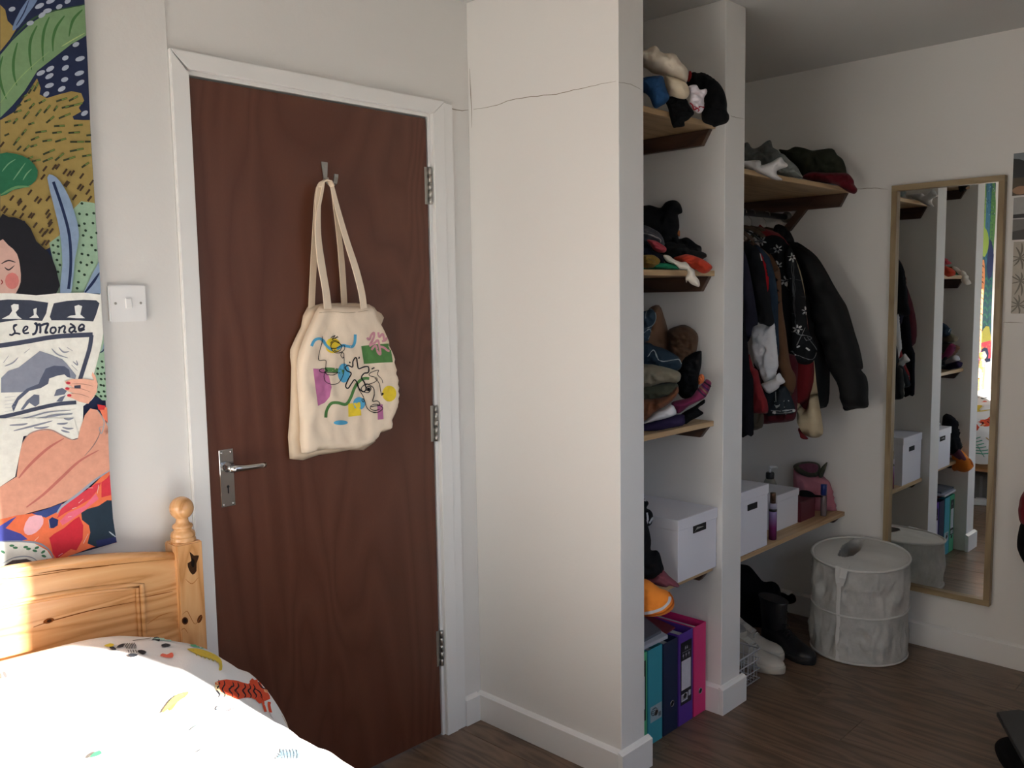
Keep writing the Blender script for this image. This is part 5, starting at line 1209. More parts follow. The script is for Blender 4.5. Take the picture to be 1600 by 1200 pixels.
g3 = 'clothes heaped on the shelf of jeans'; zz = 1.013
BRW = fabric('5c4434', 1.7, .15)
heap('corduroy_jacket', 'brown corduroy jacket rising at the back of the jeans shelf', 'jacket', g3, U3, [(70, 110), (150, 85), (190, 180), (218, 280), (240, 420), (250, 480), (250, 700), (-130, 700), (-130, 300), (40, 200)], (1030, 520, -.36), .06, BRW, zz)
heap('trousers', 'bunched brown trousers in a ball on the jeans shelf', 'trousers', g3, U3, [(215, 285), (280, 250), (350, 238), (420, 275), (455, 330), (445, 430), (420, 500), (400, 600), (280, 600), (235, 480), (225, 360)], (1070, 540, -.40), .045, fabric('4a3628', 1.5, .25), zz, wr=.018, freq=24, seed=3)
heap('jeans', 'rolled blue jeans with pale hem standing highest on the jeans shelf', 'jeans', g3, U3, [(-130, 150), (40, 130), (80, 112), (118, 138), (126, 200), (95, 250), (75, 330), (50, 370), (-130, 380)], (1015, 505, -.47), .035, fabric('2d3c48', 1.2), zz)
jo = bpy.data.objects['jeans']; kk = Ink(onto(jo), .0016, 2); kk.stroke([U3(*p) for p in [(42, 190), (50, 140), (80, 118), (112, 135), (120, 190), (95, 240), (45, 265)]], 1.2, '7f8a90'); kk.stroke([U3(*p) for p in [(30, 300), (70, 270), (80, 300), (60, 350)]], 1.2, '7f8a90'); kk.build('hem', jo, kind='stuff')
jo = heap('denim_skirt', 'dark denim skirt with frayed white edge across the jeans shelf', 'skirt', g3, U3, [(-130, 390), (50, 375), (110, 400), (180, 420), (260, 460), (310, 500), (325, 560), (285, 600), (180, 600), (60, 580), (-130, 580)], (1030, 560, -.50), .04, fabric('25333f', 1.1), zz)
kk = Ink(onto(jo), .0018, 2); kk.stroke([U3(*p) for p in [(60, 490), (85, 450), (110, 440), (135, 490), (150, 515), (200, 525), (260, 515), (300, 510), (320, 545)]], 1.3, '9aa4a8'); kk.build('hem', jo, kind='stuff')
heap('bag', 'black drawstring bag leaning at the right of the jeans shelf', 'bag', g3, U3, [(310, 500), (400, 462), (475, 440), (482, 480), (478, 560), (460, 640), (452, 740), (410, 810), (330, 810), (290, 740), (300, 600)], (1078, 585, -.50), .035, BLK, zz)
heap('chinos', 'folded khaki chinos on the jeans shelf', 'trousers', g3, U3, [(-130, 560), (60, 545), (120, 550), (240, 580), (310, 610), (320, 650), (290, 690), (200, 688), (100, 716), (60, 730), (-130, 730)], (1032, 585, -.53), .032, fabric('6b6556', 1.4), zz)
heap('cargo_trousers', 'dark olive trousers folded under the khaki chinos', 'trousers', g3, U3, [(-130, 690), (100, 700), (200, 690), (290, 695), (296, 760), (240, 810), (100, 830), (-130, 850)], (1035, 610, -.53), .032, fabric('38392e', 1.4), zz)
heap('cord_trousers', 'rust brown trousers folded above the white roll', 'trousers', g3, U3, [(-130, 830), (100, 812), (220, 780), (290, 720), (302, 765), (255, 830), (190, 880), (120, 920), (60, 985), (-130, 1010)], (1030, 632, -.535), .03, fabric('5a3826', 1.6), zz)
heap('hair_tie', 'bright orange hair tie at the right of the jeans shelf', 'hair tie', g3, U3, [(455, 640), (480, 622), (502, 640), (500, 680), (475, 700), (455, 700)], (1095, 592, -.53), .010, fabric('b0603a', 1.8), None, wr=.003, freq=60)
so_ = heap('socks', 'rolled magenta socks with striped cuff on the jeans shelf', 'socks', g3, U3, [(245, 845), (320, 822), (400, 800), (450, 735), (500, 682), (520, 662), (552, 680), (556, 710), (515, 800), (440, 845), (380, 875), (330, 915), (290, 930), (262, 890)], (1080, 620, -.56), .026, fabric('6e2748', 1.3), zz, wr=.004)
kk = Ink(onto(so_), .0016, 2)
for P, c_ in (([(450, 735), (480, 770), (515, 800)], '3a2a44'), ([(465, 715), (495, 745), (525, 775)], '8a6a5c'), ([(480, 700), (510, 730), (535, 750)], '4a2a58'), ([(500, 680), (530, 705), (550, 720)], '2a1a2a')): kk.stroke([U3(*p) for p in P], 2.4, c_)
kk.build('stripe', so_, kind='stuff')
heap('flannel', 'rolled white flannel on the jeans shelf', 'flannel', g3, U3, [(-40, 1020), (30, 992), (100, 930), (180, 890), (245, 862), (275, 890), (282, 935), (220, 965), (120, 990), (40, 1010)], (1035, 648, -.55), .026, fabric('a0a0a4', 1.7, .04), zz, wr=.004)
heap('jumper', 'folded purple jumper at the bottom of the jeans shelf pile', 'jumper', g3, U3, [(-130, 1030), (40, 1000), (200, 960), (330, 935), (352, 975), (335, 1025), (200, 1052), (40, 1092), (-130, 1130)], (1035, 665, -.548), .026, fabric('241c38', 1.2), zz, wr=.004)
heap('leggings', 'black leggings spilling at the right front of the jeans shelf', 'leggings', g3, U3, [(325, 930), (430, 870), (500, 820), (505, 850), (455, 890), (497, 925), (460, 955), (400, 985), (350, 1015), (318, 970)], (1082, 645, -.55), .022, BLK, zz, wr=.004)

# lidded cardboard boxes
BOXM = plain('white_card', (.74, .74, .80, 1), .55, spec=.3)
def card_box(label, x0, x1, yf, depth, z0, z1, lid_h, hole=None, tissue=False, group='white lidded cardboard boxes'):
    t = thing('storage_box', label, 'box', ((x0+x1)/2, yf+depth/2, z0), group)
    MB().box(x0+.003, x1-.003, yf+.003, yf+depth-.003, z0+.0005, z1-.006, .001).build('body', BOXM, t)
    MB().box(x0, x1, yf, yf+depth, z1-lid_h, z1, .0015).build('lid', BOXM, t)
    if hole:
        hx0_, hx1_, hz0, hz1 = hole
        h = MB().box(hx0_, hx1_, yf+.0010, yf+.0034, hz0, hz1, .0005).build('handle_hole', DARK, t)
        if tissue: MB().prism([(hx0_+.006, yf+.0006, hz0+.003), (hx0_+.022, yf+.0006, hz1-.006), (hx1_-.02, yf+.0006, hz1-.01), (hx1_-.015, yf+.0006, hz0+.012), (hx0_+.016, yf+.0006, hz0+.010)], (0, .0006, 0)).build('tissue', fabric('8a8a88', 1.2), h)
    return t
def wy(px, py, y): p = at(px, py, 'y', y); return p
a, b = wy(1084, 833, -.578), wy(1104, 816, -.578)
card_box('white lidded box on the lowest shelf of the narrow bay', 1.279, 1.5165, -.578, .325, .514, .720, .036, (a.x, b.x, a.z-.002, b.z+.001), True)
a, b = wy(1169, 799, -.56), wy(1184, 784, -.56)
card_box('larger white lidded box on the wide bay shelf beside the stub wall', XP2+.012, 1.906, -.560, .33, .5, .734, .036, (a.x, b.x, a.z, b.z))
c1 = at(1248, 817, 'z', .5); c0 = at(1214, 827, 'z', .5); ctop = at(1250, 762, 'y', c1.y)
card_box('smaller white lidded box behind the purple bottle on the wide shelf', c1.x-.185, c1.x, c1.y, .25, .5, ctop.z, .028)
# things left of the box in the narrow bay
g4 = 'things crammed beside the white box'; zz = .514
heap('trainers_bag', 'black bag stuffed beside the white box in the narrow bay', 'bag', g4, U4, [(-130, 300), (40, 330), (80, 400), (115, 560), (112, 660), (170, 665), (205, 700), (230, 790), (250, 870), (215, 905), (150, 950), (60, 955), (-130, 950)], (1020, 870, -.555), .05, BLK, zz)
sn = thing('sandal', 'black sandal with white straps on the black bag beside the white box', 'sandal', at(1010, 800, 'y', -.47), g4)
a = at(1004, 805, 'y', -.47)
bm_ = softbody([U4(*p) for p in [(-80, 130), (30, 125), (75, 150), (90, 180), (70, 225), (110, 250), (135, 300), (120, 390), (60, 420), (-80, 420)]], a, Vector((CX-a.x, CY-a.y, 0)), .03, wr=.004, detail=20); so2 = onto(bm_)
link('upper', bm_, BLK, sn)
kk = Ink(so2, .003, 2)
for P in ([(40, 150), (80, 160), (85, 190)], [(100, 250), (140, 285), (90, 380)], [(70, 280), (75, 340), (60, 400)], [(45, 420), (90, 470), (140, 500)], [(40, 90), (48, 105)]): kk.stroke([U4(*p) for p in P], 2.6, 'a9a9ac', 1.4)
kk.build('strap', sn, kind='stuff')
heap('cloth', 'dusky pink cloth trailing over the shelf edge beside the white box', 'cloth', g4, U4, [(-60, 960), (60, 958), (150, 938), (230, 868), (300, 930), (395, 1010), (410, 1040), (385, 1052), (310, 1035), (270, 1052), (180, 1032), (90, 1000), (-60, 1010)], (1035, 905, -.585), .018, fabric('653842', 1.3), None, wr=.004)
og = heap('cap', 'orange cap with a reflective white band hanging above the folders', 'cap', g4, U5, [(-60, 0), (27, 18), (70, 35), (130, 80), (180, 98), (215, 130), (230, 180), (218, 222), (160, 258), (80, 268), (20, 262), (-60, 255)], (1028, 935, -.60), .035, fabric('c9762c', 1.5, .05), None, wr=.003)
kk = Ink(onto(og), .0018, 2); kk.stroke([U5(*p) for p in [(30, 248), (90, 238), (150, 215), (190, 175), (198, 140)]], 4.2, 'b9b9bc', 1.3); kk.stroke([U5(*p) for p in [(27, 262), (90, 258), (160, 240), (215, 190), (215, 150), (190, 110)]], 2.2, 'b35a1e', 1.3); kk.build('band', og)

# ------------------------------------------------------------------ lever arch files
FY, FZ0, FH, FD = -.545, 0, .318, .285
def lever_arch(label, x0, x1, col, hole, z1=FH, yf=FY, inner=None, paint=None):
    t = thing('lever_arch_file', label, 'folder', ((x0+x1)/2, yf+FD/2, 0), 'lever arch files on the floor of the narrow bay')
    m_ = plain('card_'+col, C(col, 1.6), .4, spec=.4); mi = plain('card_inside_'+(inner or col), C(inner or col, .9), .6)
    MB().box(x0, x1, yf, yf+.0025, .001, z1, .0008).build('spine', m_, t)
    MB().box(x0, x0+.0025, yf+.0027, yf+FD, .001, z1, .0008).build('cover', m_, t); MB().box(x1-.0025, x1, yf+.0027, yf+FD, .001, z1, .0008).build('cover', m_, t)
    MB().box(x0+.012, x1-.012, yf+.02, yf+FD-.01, .004, z1-.022, .001).build('papers', plain('paper', (.6, .6, .62, 1), .8), t)
    MB().box(x0+.003, x1-.003, yf+.003, yf+FD-.003, .002, .004).build('back_board', mi, t)
    hx_, hz_ = hole
    h = MB().lathe([(.0088, -.0006), (.0088, -.0002)], (hx_, yf, hz_), 24, 'y').build('finger_hole', DARK, t)
    MB().tube([(hx_+.0095*math.cos(k*math.pi/12), yf-.0008, hz_+.0095*math.sin(k*math.pi/12)) for k in range(24)], .0013, 6, closed=True).build('ring', CHROME, h)
    if paint:
        k = Ink(lambda a, b: (Vector((x0+(x1-x0)*a, yf-.0002, z1*b)), Vector((0, -1, 0))), .00025, .2); paint(k); k.build('spine_label', t, print_m('glossy_print', .4, .4), kind='stuff')
    return t
def hol(px, py): p = at(px, py, 'y', FY); return (p.x, p.z)
def fx(px, py): return at(px, py, 'y', FY).x
def p_purple(k):
    k.rect(.12, .22, .90, .90, '15151c'); k.rect(.18, .38, .84, .70, 'c2c2cc', 1.2)
    k.rect(.18, .255, .62, .335, 'b9b9c2', 1.2); k.rect(.68, .285, .84, .345, 'b9b9c2', 1.2)
    for i in range(8): k.rect(.23+i*.045, .27, .245+i*.045+(i % 3)*.008, .322, '15151c')
    k.stroke([(.42, .815), (.46, .845), (.50, .815)], .02, 'c2c2cc', smooth=1); k.stroke([(.435, .826), (.485, .826)], .008, 'c2c2cc', smooth=1)
    k.stroke([(.58, .845), (.54, .825), (.62, .825)], .014, 'c2c2cc', smooth=1); k.stroke([(.59, .845), (.59, .812)], .014, 'c2c2cc', smooth=1)
    for i in range(6): k.rect(.24+i*.1, .785, .31+i*.1, .792, '9a9aa6')
    for i in range(3): k.dot(.30+i*.2, .755, .05, .016, 'a9a9b4', n=10)
    for i in range(3): k.rect(.27+i*.2, .727, .34+i*.2, .732, '9a9aa6')
def p_teal(k):
    k.rect(.15, .235, .96, .40, '8fa3ab', 1.3); k.dot(.42, .335, .23, .042, '3e525c', n=24)
    for i, z in enumerate((.355, .335, .315)): k.rect(.27, z-.005, .57, z+.005, '8fa3ab', 1.3)
    k.rect(.72, .26, .9, .305, '5c6d75')
def p_green(k):
    k.rect(.12, .30, .88, .92, '14171a'); k.rect(.2, .42, .80, .76, 'b9bdc2', 1.3); k.rect(.25, .32, .7, .38, 'b9bdc2', 1.3)
    for i in range(7): k.rect(.3+i*.05, .33, .315+i*.05, .37, '14171a')
    k.stroke([(.42, .83), (.46, .87), (.50, .83)], .02, 'c2c2cc', smooth=1); k.stroke([(.6, .86), (.55, .84), (.64, .84)], .012, 'c2c2cc', smooth=1)
xs_ = [fx(1031, 1140), fx(1034, 1140), fx(1057, 1130), fx(1059, 1130), fx(1082, 1118)]
lever_arch('bright pink lever arch file at the right end of the row', 1.4255, 1.5000, 'b0235f', hol(1094, 1079), inner='7a1a3a')
lever_arch('purple lever arch file with a black and white A4 label', 1.3335, 1.4185, '45287a', hol(1070, 1087), paint=p_purple)
lever_arch('navy blue lever arch file between the teal and the purple ones', 1.2445, 1.3265, '14203a', hol(1050, 1099), z1=.314)
lever_arch('teal lever arch file with a small grey sticker', 1.1590, 1.2375, '2c7c8c', hol(1025, 1113), paint=p_teal)
lever_arch('green lever arch file half hidden by the stub wall', 1.0840, 1.1545, '3f9068', (1.120, .085), paint=p_green)
# papers and wallets lying across the top of the files
g5 = 'papers and wallets lying on the files'
def slab(name, label, P, col, th, mat=None, cat='papers', part='sheet'):
    m = MB(); m.prism(P, (0, 0, th), .0008); o = m.build(name, mat or plain('paper_'+col, C(col, 1.4), .5)); return tag(o, label, cat, g5)
slab('document_wallet', 'dark red document wallet lying across the navy and purple files', [(1.16, -.53, .3195), (1.372, -.505, .3195), (1.380, -.30, .345), (1.18, -.30, .345)], '5f1a26', .006)
slab('paper_stack', 'white paper stack under a clear wallet on top of the files', [(1.07, -.545, .330), (1.262, -.55, .330), (1.30, -.36, .352), (1.10, -.34, .352)], '9a9ea8', .012)
PLW = plain('clear_plastic_wallet', C('6d7078', 1.2), .25, spec=.6); PLW.node_tree.nodes['Principled BSDF'].inputs['Alpha'].default_value = .75
slab('plastic_wallet', 'grey translucent plastic wallet topmost on the files', [(1.07, -.535, .3445), (1.255, -.53, .3445), (1.33, -.33, .375), (1.12, -.30, .372)], '', .010, PLW)

# ------------------------------------------------------------------ top shelf of the wide bay
g6 = 'clothes heaped on the top shelf of the wide bay'; zz = 1.862
heap('cardigan', 'grey cardigan crumpled against the stub wall on the top shelf of the wide bay', 'cardigan', g6, V3, [(20, 170), (140, 160), (190, 150), (235, 210), (300, 200), (380, 140), (430, 130), (450, 200), (500, 230), (522, 280), (500, 380), (440, 420), (300, 420), (20, 400)], (1190, 245, -.47), .05, fabric('3d403e', 1.7), zz, 3)
heap('camisole', 'light grey camisole lying before the olive jacket', 'camisole', g6, V3, [(440, 300), (550, 268), (620, 330), (700, 400), (740, 470), (757, 522), (640, 510), (520, 500), (450, 460)], (1230, 262, -.54), .028, fabric('5c605e', 1.8), zz, 3)
heap('jacket', 'dark olive jacket folded on the top shelf of the wide bay', 'jacket', g6, V3, [(510, 225), (600, 230), (680, 195), (780, 210), (860, 235), (940, 225), (1070, 215), (1120, 280), (1180, 330), (1215, 440), (1200, 520), (1050, 540), (850, 540), (760, 520), (700, 420), (600, 330)], (1280, 255, -.46), .06, fabric('24271f', 1.7), zz, 3)
heap('shirt', 'dark red shirt drooping off the right end of the top shelf', 'shirt', g6, V3, [(755, 505), (850, 455), (1000, 465), (1180, 465), (1240, 480), (1290, 540), (1300, 590), (1332, 640), (1312, 682), (1270, 682), (1200, 645), (1120, 595), (1060, 582), (900, 560), (770, 530)], (1300, 280, -.552), .03, fabric('4a1019', 1.6), zz, 3)
heap('carrier_bag', 'white plastic bag spilling over the front of the top shelf', 'bag', g6, V3, [(20, 350), (140, 345), (310, 335), (330, 385), (380, 375), (440, 350), (530, 300), (570, 350), (605, 380), (590, 410), (500, 440), (498, 490), (555, 540), (500, 546), (440, 530), (380, 500), (250, 450), (140, 405), (20, 380)], (1195, 262, -.585), .022, plain('white_polythene', C('a7a5a5', 1.5), .35, spec=.5, bmp=.6, bscale=30, bdist=.01), None, 3, wr=.006)

# ------------------------------------------------------------------ lower shelf of the wide bay
pb = at(1207, 843, 'z', .5); k_ = lambda py: at(1207, py, 'y', pb.y).z
t = thing('perfume_bottle', 'slim purple and pink perfume bottle with a gold-brown cap between the white boxes', 'bottle', (pb.x, pb.y, .5))
GLP, gn2, gb2 = newmat('purple_glass'); v_ = coords(gn2); s2 = gn2.nodes.new('ShaderNodeSeparateXYZ'); gn2.links.new(v_, s2.inputs[0]); mr = gn2.nodes.new('ShaderNodeMapRange'); mr.inputs[1].default_value = 0; mr.inputs[2].default_value = .10
gn2.links.new(s2.outputs[2], mr.inputs[0]); gn2.links.new(ramp(gn2, mr.outputs[0], [(0, C('4a1634', 1.3)), (.5, C('6e2a5a', 1.3)), (1, C('7a6a94', 1.4))]), gb2.inputs['Base Color']); gb2.inputs['Roughness'].default_value = .12
zs_ = [.5, k_(803), k_(798), k_(787), k_(770)]
MB().lathe([(.0130, .5002), (.0152, .502), (.0152, zs_[1]), (.0152, zs_[2]-.0005)], (pb.x, pb.y, 0), 24).build('body', GLP, t)
MB().lathe([(.0155, zs_[2]-.002), (.0155, zs_[2]+.008)], (pb.x, pb.y, 0), 24).build('collar', BLACKP, t)
MB().lathe([(.0155, zs_[2]+.008), (.0155, zs_[3]), (.0145, zs_[3]+.002)], (pb.x, pb.y, 0), 24).build('shoulder', plain('pale_lilac', C('9a94a4', 1.5), .3), t)
MB().lathe([(.0105, zs_[3]+.002), (.0110, zs_[4]-.003), (.0100, zs_[4])], (pb.x, pb.y, 0), 24).build('cap', plain('bronze_cap', C('6a5240', 1.2), .25, .7), t)
pp = at(1203, 760, 'y', -.33)
t = thing('pump_bottle', 'clear pump dispenser bottle with a white nozzle behind the white boxes', 'bottle', (pp.x, -.33, .5))
yy = -.33; zt_ = at(1202, 730, 'y', yy).z; xx = pp.x
MB().lathe([(.026, .5002), (.028, .504), (.028, zt_-.075), (.022, zt_-.058), (.0165, zt_-.05)], (xx, yy, 0), 28).build('body', plain('pale_bottle', C('6a6a64', 1.5), .2), t)
MB().lathe([(.0170, zt_-.050), (.0175, zt_-.046), (.0175, zt_-.026), (.015, zt_-.023)], (xx, yy, 0), 24).build('collar', BLACKP, t)
m = MB(); m.lathe([(.005, zt_-.023), (.005, zt_-.004)], (xx, yy, 0), 16); m.tube([(xx-.008, yy, zt_-.003), (xx+.004, yy-.004, zt_-.001), (xx+.022, yy-.014, zt_-.002), (xx+.030, yy-.018, zt_-.006)], [.0065, .0065, .0045, .003], 12); m.build('nozzle', WHITEP, t)
# burgundy box, black pouch, blue capped bottle, pink bag
r0_ = at(1250, 817, 'z', .5); r1_ = at(1284, 810, 'z', .5); rz_ = at(1252, 785, 'y', r0_.y).z
t = thing('gift_box', 'small burgundy cardboard box beside the smaller white box', 'box', (r0_.x+.05, r0_.y+.05, .5))
BUR = plain('burgundy_card', C('45101c', 1.8), .5); rx0 = c1.x+.006; rx1 = r1_.x+.012; ry0 = r0_.y
MB().box(rx0, rx1, ry0, ry0+.11, .5003, rz_-.006, .003, 2).build('body', BUR, t); MB().box(rx0-.001, rx1+.001, ry0-.001, ry0+.111, rz_-.03, rz_, .003, 2).build('lid', BUR, t)
heap('pouch', 'black pouch lying on the burgundy box', 'pouch', 'toiletries on the wide bay shelf', W1, [(540, 480), (580, 468), (640, 482), (690, 520), (735, 550), (742, 578), (640, 580), (540, 572)], (1262, 775, ry0+.035), .03, BLK, rz_, 3, yfront=-1, wr=.004)
bb = at(1286.5, 806, 'z', .5); zt_ = at(1284, 758, 'y', bb.y).z
t = thing('spray_bottle', 'clear spray bottle with a bright blue cap in front of the pink bag', 'bottle', (bb.x, bb.y, .5))
MB().lathe([(.0115, .5002), (.0125, .503), (.0125, zt_-.05), (.010, zt_-.045)], (bb.x, bb.y, 0), 20).build('body', plain('grey_clear_bottle', C('5c4f52', 1.5), .15), t)
MB().lathe([(.0128, zt_-.045), (.0128, zt_-.002), (.011, zt_)], (bb.x, bb.y, 0), 20).build('cap', plain('blue_cap', C('1c2c66', 1.7), .3), t)
t = thing('gift_bag', 'pink woven gift bag with an olive lined rim against the right-hand wall', 'bag', at(1300, 803, 'z', .5))
a = at(1290, 770, 'y', -.47); Nn = Vector((CX-a.x, CY-a.y, 0)).normalized()
PK = cloth_m('pink_woven', C('8c5a66', 1.8), .1); OLV = cloth_m('olive_lining', C('3c3d33', 1.5), .1); PKI = cloth_m('pink_lining', C('5c3646', 1.4), .15)
def bagpart(nm, P, th, mat, off=0, **kw):
    bm_ = softbody([W1(*p) for p in P], a+Nn*off, Nn, th, **dict(dict(wr=.006, detail=22, freq=20, back=.8, smooth=3), **kw))
    for v in bm_.verts: v.co.x = min(v.co.x, XR-.003); v.co.z = max(v.co.z, .5005)
    return link(nm, bm_, mat, t)
bagpart('body', [(492, 280), (520, 300), (620, 310), (700, 320), (780, 366), (820, 400), (850, 500), (875, 600), (882, 640), (830, 672), (762, 672), (700, 690), (560, 690), (500, 600), (488, 400)], .06, PK)
bagpart('rim', [(488, 262), (530, 235), (620, 224), (700, 240), (722, 285), (705, 345), (620, 356), (545, 330), (500, 295)], .02, OLV, .045)
bagpart('lining', [(530, 255), (620, 236), (690, 250), (705, 285), (680, 320), (620, 320), (560, 290)], .012, PKI, .062)
bagpart('tissue_tip', [(705, 355), (715, 300), (735, 265), (778, 228), (768, 275), (750, 330), (735, 360)], .008, OLV, .06, wr=.002)

# ------------------------------------------------------------------ shoes, basket and bags on the floor
def shoe(name, label, cat, group, heel, toe, L, mats, boot=0, z0=0.0, lace_col=None, roll=0):
    """upper, sole, tongue and laces along the line heel -> toe"""
    h = Vector((heel[0], heel[1], 0)); d = Vector((toe[0]-heel[0], toe[1]-heel[1], 0)).normalized(); sdv = Vector((-d.y, d.x, 0))
    t = thing(name, label, cat, (h.x, h.y, z0), group); s = L/.29
    def pt(u, w_, z): return h + d*(u*L) + sdv*(w_*s) + Vector((0, 0, z0+z*s))
    st = [0, .04, .12, .25, .40, .52, .62, .74, .85, .93, .98, 1.0]
    wd = [.012, .028, .035, .036, .036, .040, .045, .048, .045, .035, .020, .006]
    ht = [.07, .085, .095, .098, .098, .088, .072, .060, .056, .050, .040, .030]
    sl_ = .026
    m = MB(); rings = []
    for u, w_, hh in zip(st, wd, ht):
        rings.append([m.bm.verts.new(pt(u, w_*math.copysign(abs(math.cos(a))**.8, math.cos(a)), sl_+(hh-sl_)*abs(math.sin(a))**.75)) for a in [math.pi*k/12 for k in range(13)]])
    for A_, B__ in zip(rings, rings[1:]):
        for k in range(12): f = m.bm.faces.new((A_[k], A_[k+1], B__[k+1], B__[k])); f.smooth = True
    if boot:
        prev = None
        for i in range(9):
            q = i/8; cz = .080+boot*q; cu = .20-.03*q; ru, rv = .055+.012*q+(.006 if i == 8 else 0), .038+.006*q
            ring = [m.bm.verts.new(pt(cu+ru*math.cos(a)/.29*(1.2 if math.cos(a) > 0 else 1), rv*math.sin(a), cz+.008*math.cos(a)*(1-q))) for a in [2*math.pi*k/20 for k in range(20)]]
            if prev:
                for k in range(20): f = m.bm.faces.new((prev[k], prev[(k+1) % 20], ring[(k+1) % 20], ring[k])); f.smooth = True
            prev = ring
        m.bm.faces.new(prev)
    m.build('upper', mats[0], t)
    m = MB(); rings = []
    for z, g_ in ((0, .0), (.004, .004), (.020, .005), (.030, .002)):
        loop = [pt(u-(.01 if u == 0 else 0)+(.012 if u == 1 else 0), (w_+g_), z) for u, w_ in zip(st, wd)]+[pt(u+(.012 if u == 1 else 0)-(.01 if u == 0 else 0), -(w_+g_), z) for u, w_ in reversed(list(zip(st, wd)))]
        rings.append([m.bm.verts.new(p) for p in loop])
    n = len(rings[0])
    for A_, B__ in zip(rings, rings[1:]):
        for k in range(n): f = m.bm.faces.new((A_[k], A_[(k+1) % n], B__[(k+1) % n], B__[k])); f.smooth = True
    m.bm.faces.new(rings[0][::-1]); m.bm.faces.new(rings[-1]); m.build('sole', mats[1], t)
    if not boot:
        m = MB(); m.ribbon([pt(.56, 0, .085), pt(.45, 0, .100), pt(.36, 0, .112), pt(.30, 0, .125)], .045*s, .006, sdv); m.build('tongue', mats[0], t)
        m = MB(); m.tube([pt(.30+.1*math.cos(a), .03*math.sin(a), .098+.012*math.cos(a)**2) for a in [2*math.pi*k/20 for k in range(20)]], .006*s, 8, closed=True); m.build('collar', mats[0], t)
    if lace_col:
        for i in range(6 if boot else 5):
            u = (.60-i*.055); z = .078+i*.0065
            if boot and i > 2: u = .44-(i-3)*.02; z = .11+(i-3)*.03
            m = MB(); m.tube([pt(u, -.024, z-.006), pt(u-.005, -.01, z+.006), pt(u-.005, .01, z+.006), pt(u, .024, z-.006)], .0022, 6); m.build('lace', lace_col, t)
    return t
SN = plain('white_leather', C('8c8880', 1.9), .5, spec=.4, var=.08, bscale=40, bmp=.1); SNS = plain('white_rubber', C('8f8a80', 1.8), .6, var=.06, bscale=30, bmp=.05)
BL_ = plain('black_leather', (.010, .010, .011, 1), .38); BS_ = plain('black_rubber', (.008, .008, .008, 1), .7); LC = plain('white_lace', C('9a9a98', 1.7), .8); LB = plain('black_lace', (.012, .012, .012, 1), .8)
GS = 'shoes on the wardrobe floor'
shoe('trainer', 'worn white trainer with its toe furthest forward beside the wire basket', 'shoe', GS, (1.935, -.325), (1.955, -.600), .280, (SN, SNS), lace_col=LC)
shoe('trainer', 'worn white trainer just behind its twin, mostly hidden', 'shoe', GS, (2.055, -.265), (2.065, -.545), .280, (SN, SNS), lace_col=LC)
shoe('running_shoe', 'grey running shoe with navy and red patches, propped behind the wire basket', 'shoe', GS, (1.90, -.20), (1.955, -.44), .25, (plain('grey_mesh', C('6b6a66', 1.7), .7, bmp=.3, bscale=300), SNS), z0=.098, lace_col=LC)
ro = bpy.data.objects['running_shoe']; rt2 = onto([o for o in ro.children if o.name.startswith('upper')][0])
kk = Ink(rt2, .002, 2); kk.fill([W2(*p) for p in [(90, 760), (130, 735), (150, 760), (140, 800), (100, 800)]], '2a3a4a', 1.3, 2); kk.build('logo_patch', ro)
kk = Ink(rt2, .002, 2); kk.fill([W2(*p) for p in [(140, 740), (175, 745), (190, 775), (160, 800), (145, 790)]], '7a2a2a', 1.3, 2); kk.build('logo_patch', ro)
shoe('boot', 'black lace-up ankle boot nearest the laundry hamper', 'boot', GS, (2.195, -.395), (2.100, -.650), .275, (BL_, BS_), boot=.13, lace_col=LB)
shoe('boot', 'black lace-up ankle boot between its twin and the white trainers', 'boot', GS, (2.170, -.075), (2.155, -.345), .275, (BL_, BS_), boot=.13, lace_col=LB)
def floor_heap(name, label, cat, f, P, anchor, thick, mat, group=None, **kw):
    a = at(*anchor); N = Vector((CX-a.x, CY-a.y, 0)).normalized()
    bm_ = softbody([f(*p) for p in P], a, N, thick, **dict(dict(wr=.012, freq=10, seed=len(label), detail=24, back=.6, smooth=3), **kw))
    for v in bm_.verts: v.co.z = max(v.co.z, .001); v.co.y = min(v.co.y, -.02); v.co.x = min(v.co.x, XR-.02) if anchor[3] > -1 or True else v.co.x
    return tag(link(name, bm_, mat), label, cat, group)
floor_heap('holdall', 'big black holdall slumped behind the shoes', 'bag', W2, [(-60, 280), (38, 285), (100, 300), (160, 370), (200, 410), (260, 408), (300, 430), (322, 480), (325, 600), (330, 760), (320, 860), (-60, 860)], (1190, 950, 'y', -.27), .09, BLK)
floor_heap('slippers', 'pair of furry grey slippers behind the black boots', 'slippers', W2, [(310, 480), (350, 465), (400, 470), (430, 480), (460, 462), (485, 480), (490, 520), (430, 545), (350, 545)], (1236, 930, 'y', -.30), .02, fabric('55524e', 2.2))
# wire basket
wb = thing('wire_basket', 'small white wire basket on the floor beside the wardrobe stub wall', 'basket', (1.70, -.46, 0))
WW = plain('white_wire', C('8f8f92', 1.8), .4)
c_r = at(1187, 1060, 'z', 0); bx1 = c_r.x; byf = c_r.y; bx0 = XP2+.03; bh = at(1188, 1013, 'y', byf).z
byb = byf+.16
for z in (.003, bh*.35, bh*.68, bh): MB().tube([(bx0, byf, z), (bx1, byf, z), (bx1, byb, z), (bx0, byb, z)], .0022 if z < bh else .003, 6, closed=True).build('wire_hoop', WW, wb)
nx = 8; ny = 7
for i in range(1, nx): MB().tube([(bx0+(bx1-bx0)*i/nx, byf, bh), (bx0+(bx1-bx0)*i/nx, byf, .003), (bx0+(bx1-bx0)*i/nx, byb, .003), (bx0+(bx1-bx0)*i/nx, byb, bh)], .0014, 5).build('wire', WW, wb)
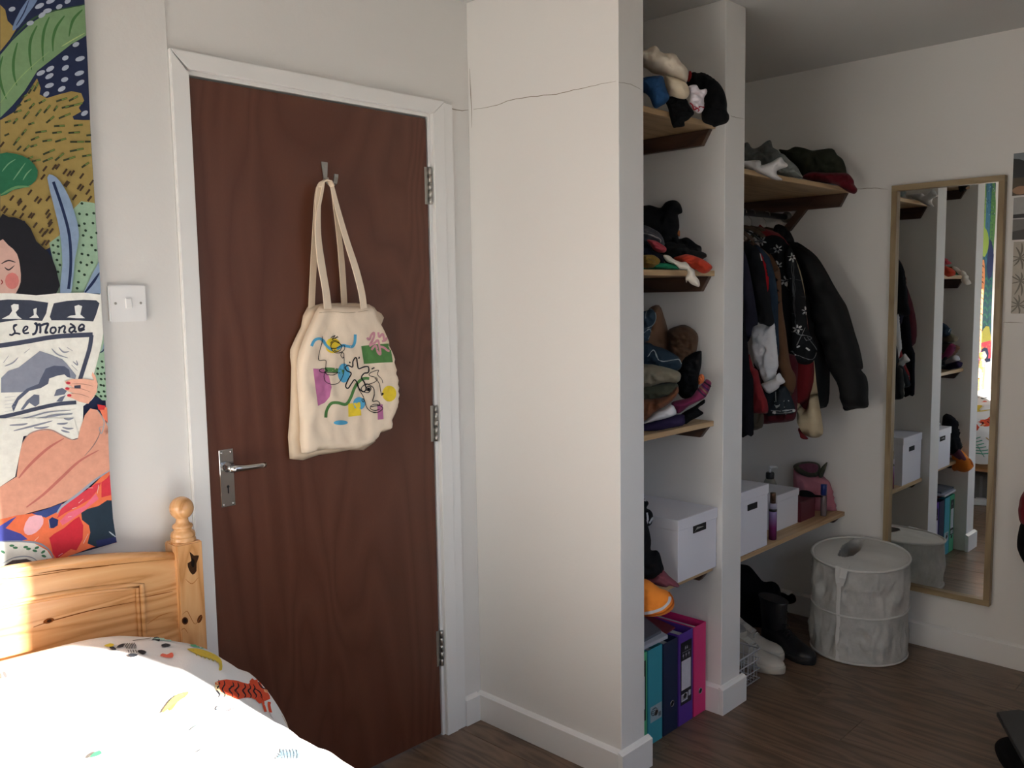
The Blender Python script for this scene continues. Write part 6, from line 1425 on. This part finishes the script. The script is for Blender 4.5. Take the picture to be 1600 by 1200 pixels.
for i in range(1, ny): MB().tube([(bx0, byf+(byb-byf)*i/ny, bh), (bx0, byf+(byb-byf)*i/ny, .003), (bx1, byf+(byb-byf)*i/ny, .003), (bx1, byf+(byb-byf)*i/ny, bh)], .0014, 5).build('wire', WW, wb)

# ------------------------------------------------------------------ at the right edge of the photograph
floor_bag = at(1600, 830, 'x', 2.50)
t = thing('rucksack', 'black and red rucksack hanging on the wall at the right edge', 'bag', floor_bag)
Nn = Vector((CX-floor_bag.x, CY-floor_bag.y, 0)).normalized()
for nm, P, th, mt in (('body', [(1589, 852), (1591, 832), (1598, 812), (1620, 796), (1680, 790), (1700, 900), (1640, 900), (1610, 892), (1598, 876), (1592, 864)], .05, BLK), ('flap', [(1597, 772), (1592, 790), (1591, 800), (1594, 816), (1605, 826), (1640, 826), (1690, 820), (1690, 750), (1620, 752)], .045, fabric('64151f', 1.5))):
    bm_ = softbody(P, floor_bag+Nn*.0, Nn, th, back=.5, wr=.006, detail=20)
    for v in bm_.verts: v.co.x = min(v.co.x, XR-.003)
    link(nm, bm_, mt, t)
pz = .13
P = [at(1557, 1112, 'z', pz), at(1592, 1108, 'z', pz), at(1640, 1122, 'z', pz), at(1650, 1226, 'z', pz), at(1604, 1196, 'z', pz)]
lp = MB().prism([tuple(p) for p in P], (0, 0, -.014), .002).build('laptop_tray', plain('dark_grey_tray', (.035, .036, .036, 1), .5, bmp=.1, bscale=200)); 
tag(lp, 'dark grey tray lying on a black cushion in the bottom corner by the right edge', 'tray')
a = at(1600, 1180, 'z', .06)
bm_ = softbody([(1554, 1168), (1560, 1156), (1575, 1151), (1600, 1150), (1640, 1152), (1645, 1240), (1600, 1250), (1580, 1215), (1562, 1190)], a, Vector((CX-a.x, CY-a.y, .5)), .05, wr=.004, detail=20)
for v in bm_.verts: v.co.z = max(.001, min(pz-.0145, v.co.z))
tag(link('floor_cushion', bm_, BLK), 'round black cushion on the floor under the dark grey tray', 'cushion')
for o in list(COL.objects):
    if o.type == 'MESH':
        for m in o.data.materials:
            if m is None: print('no material', o.name)
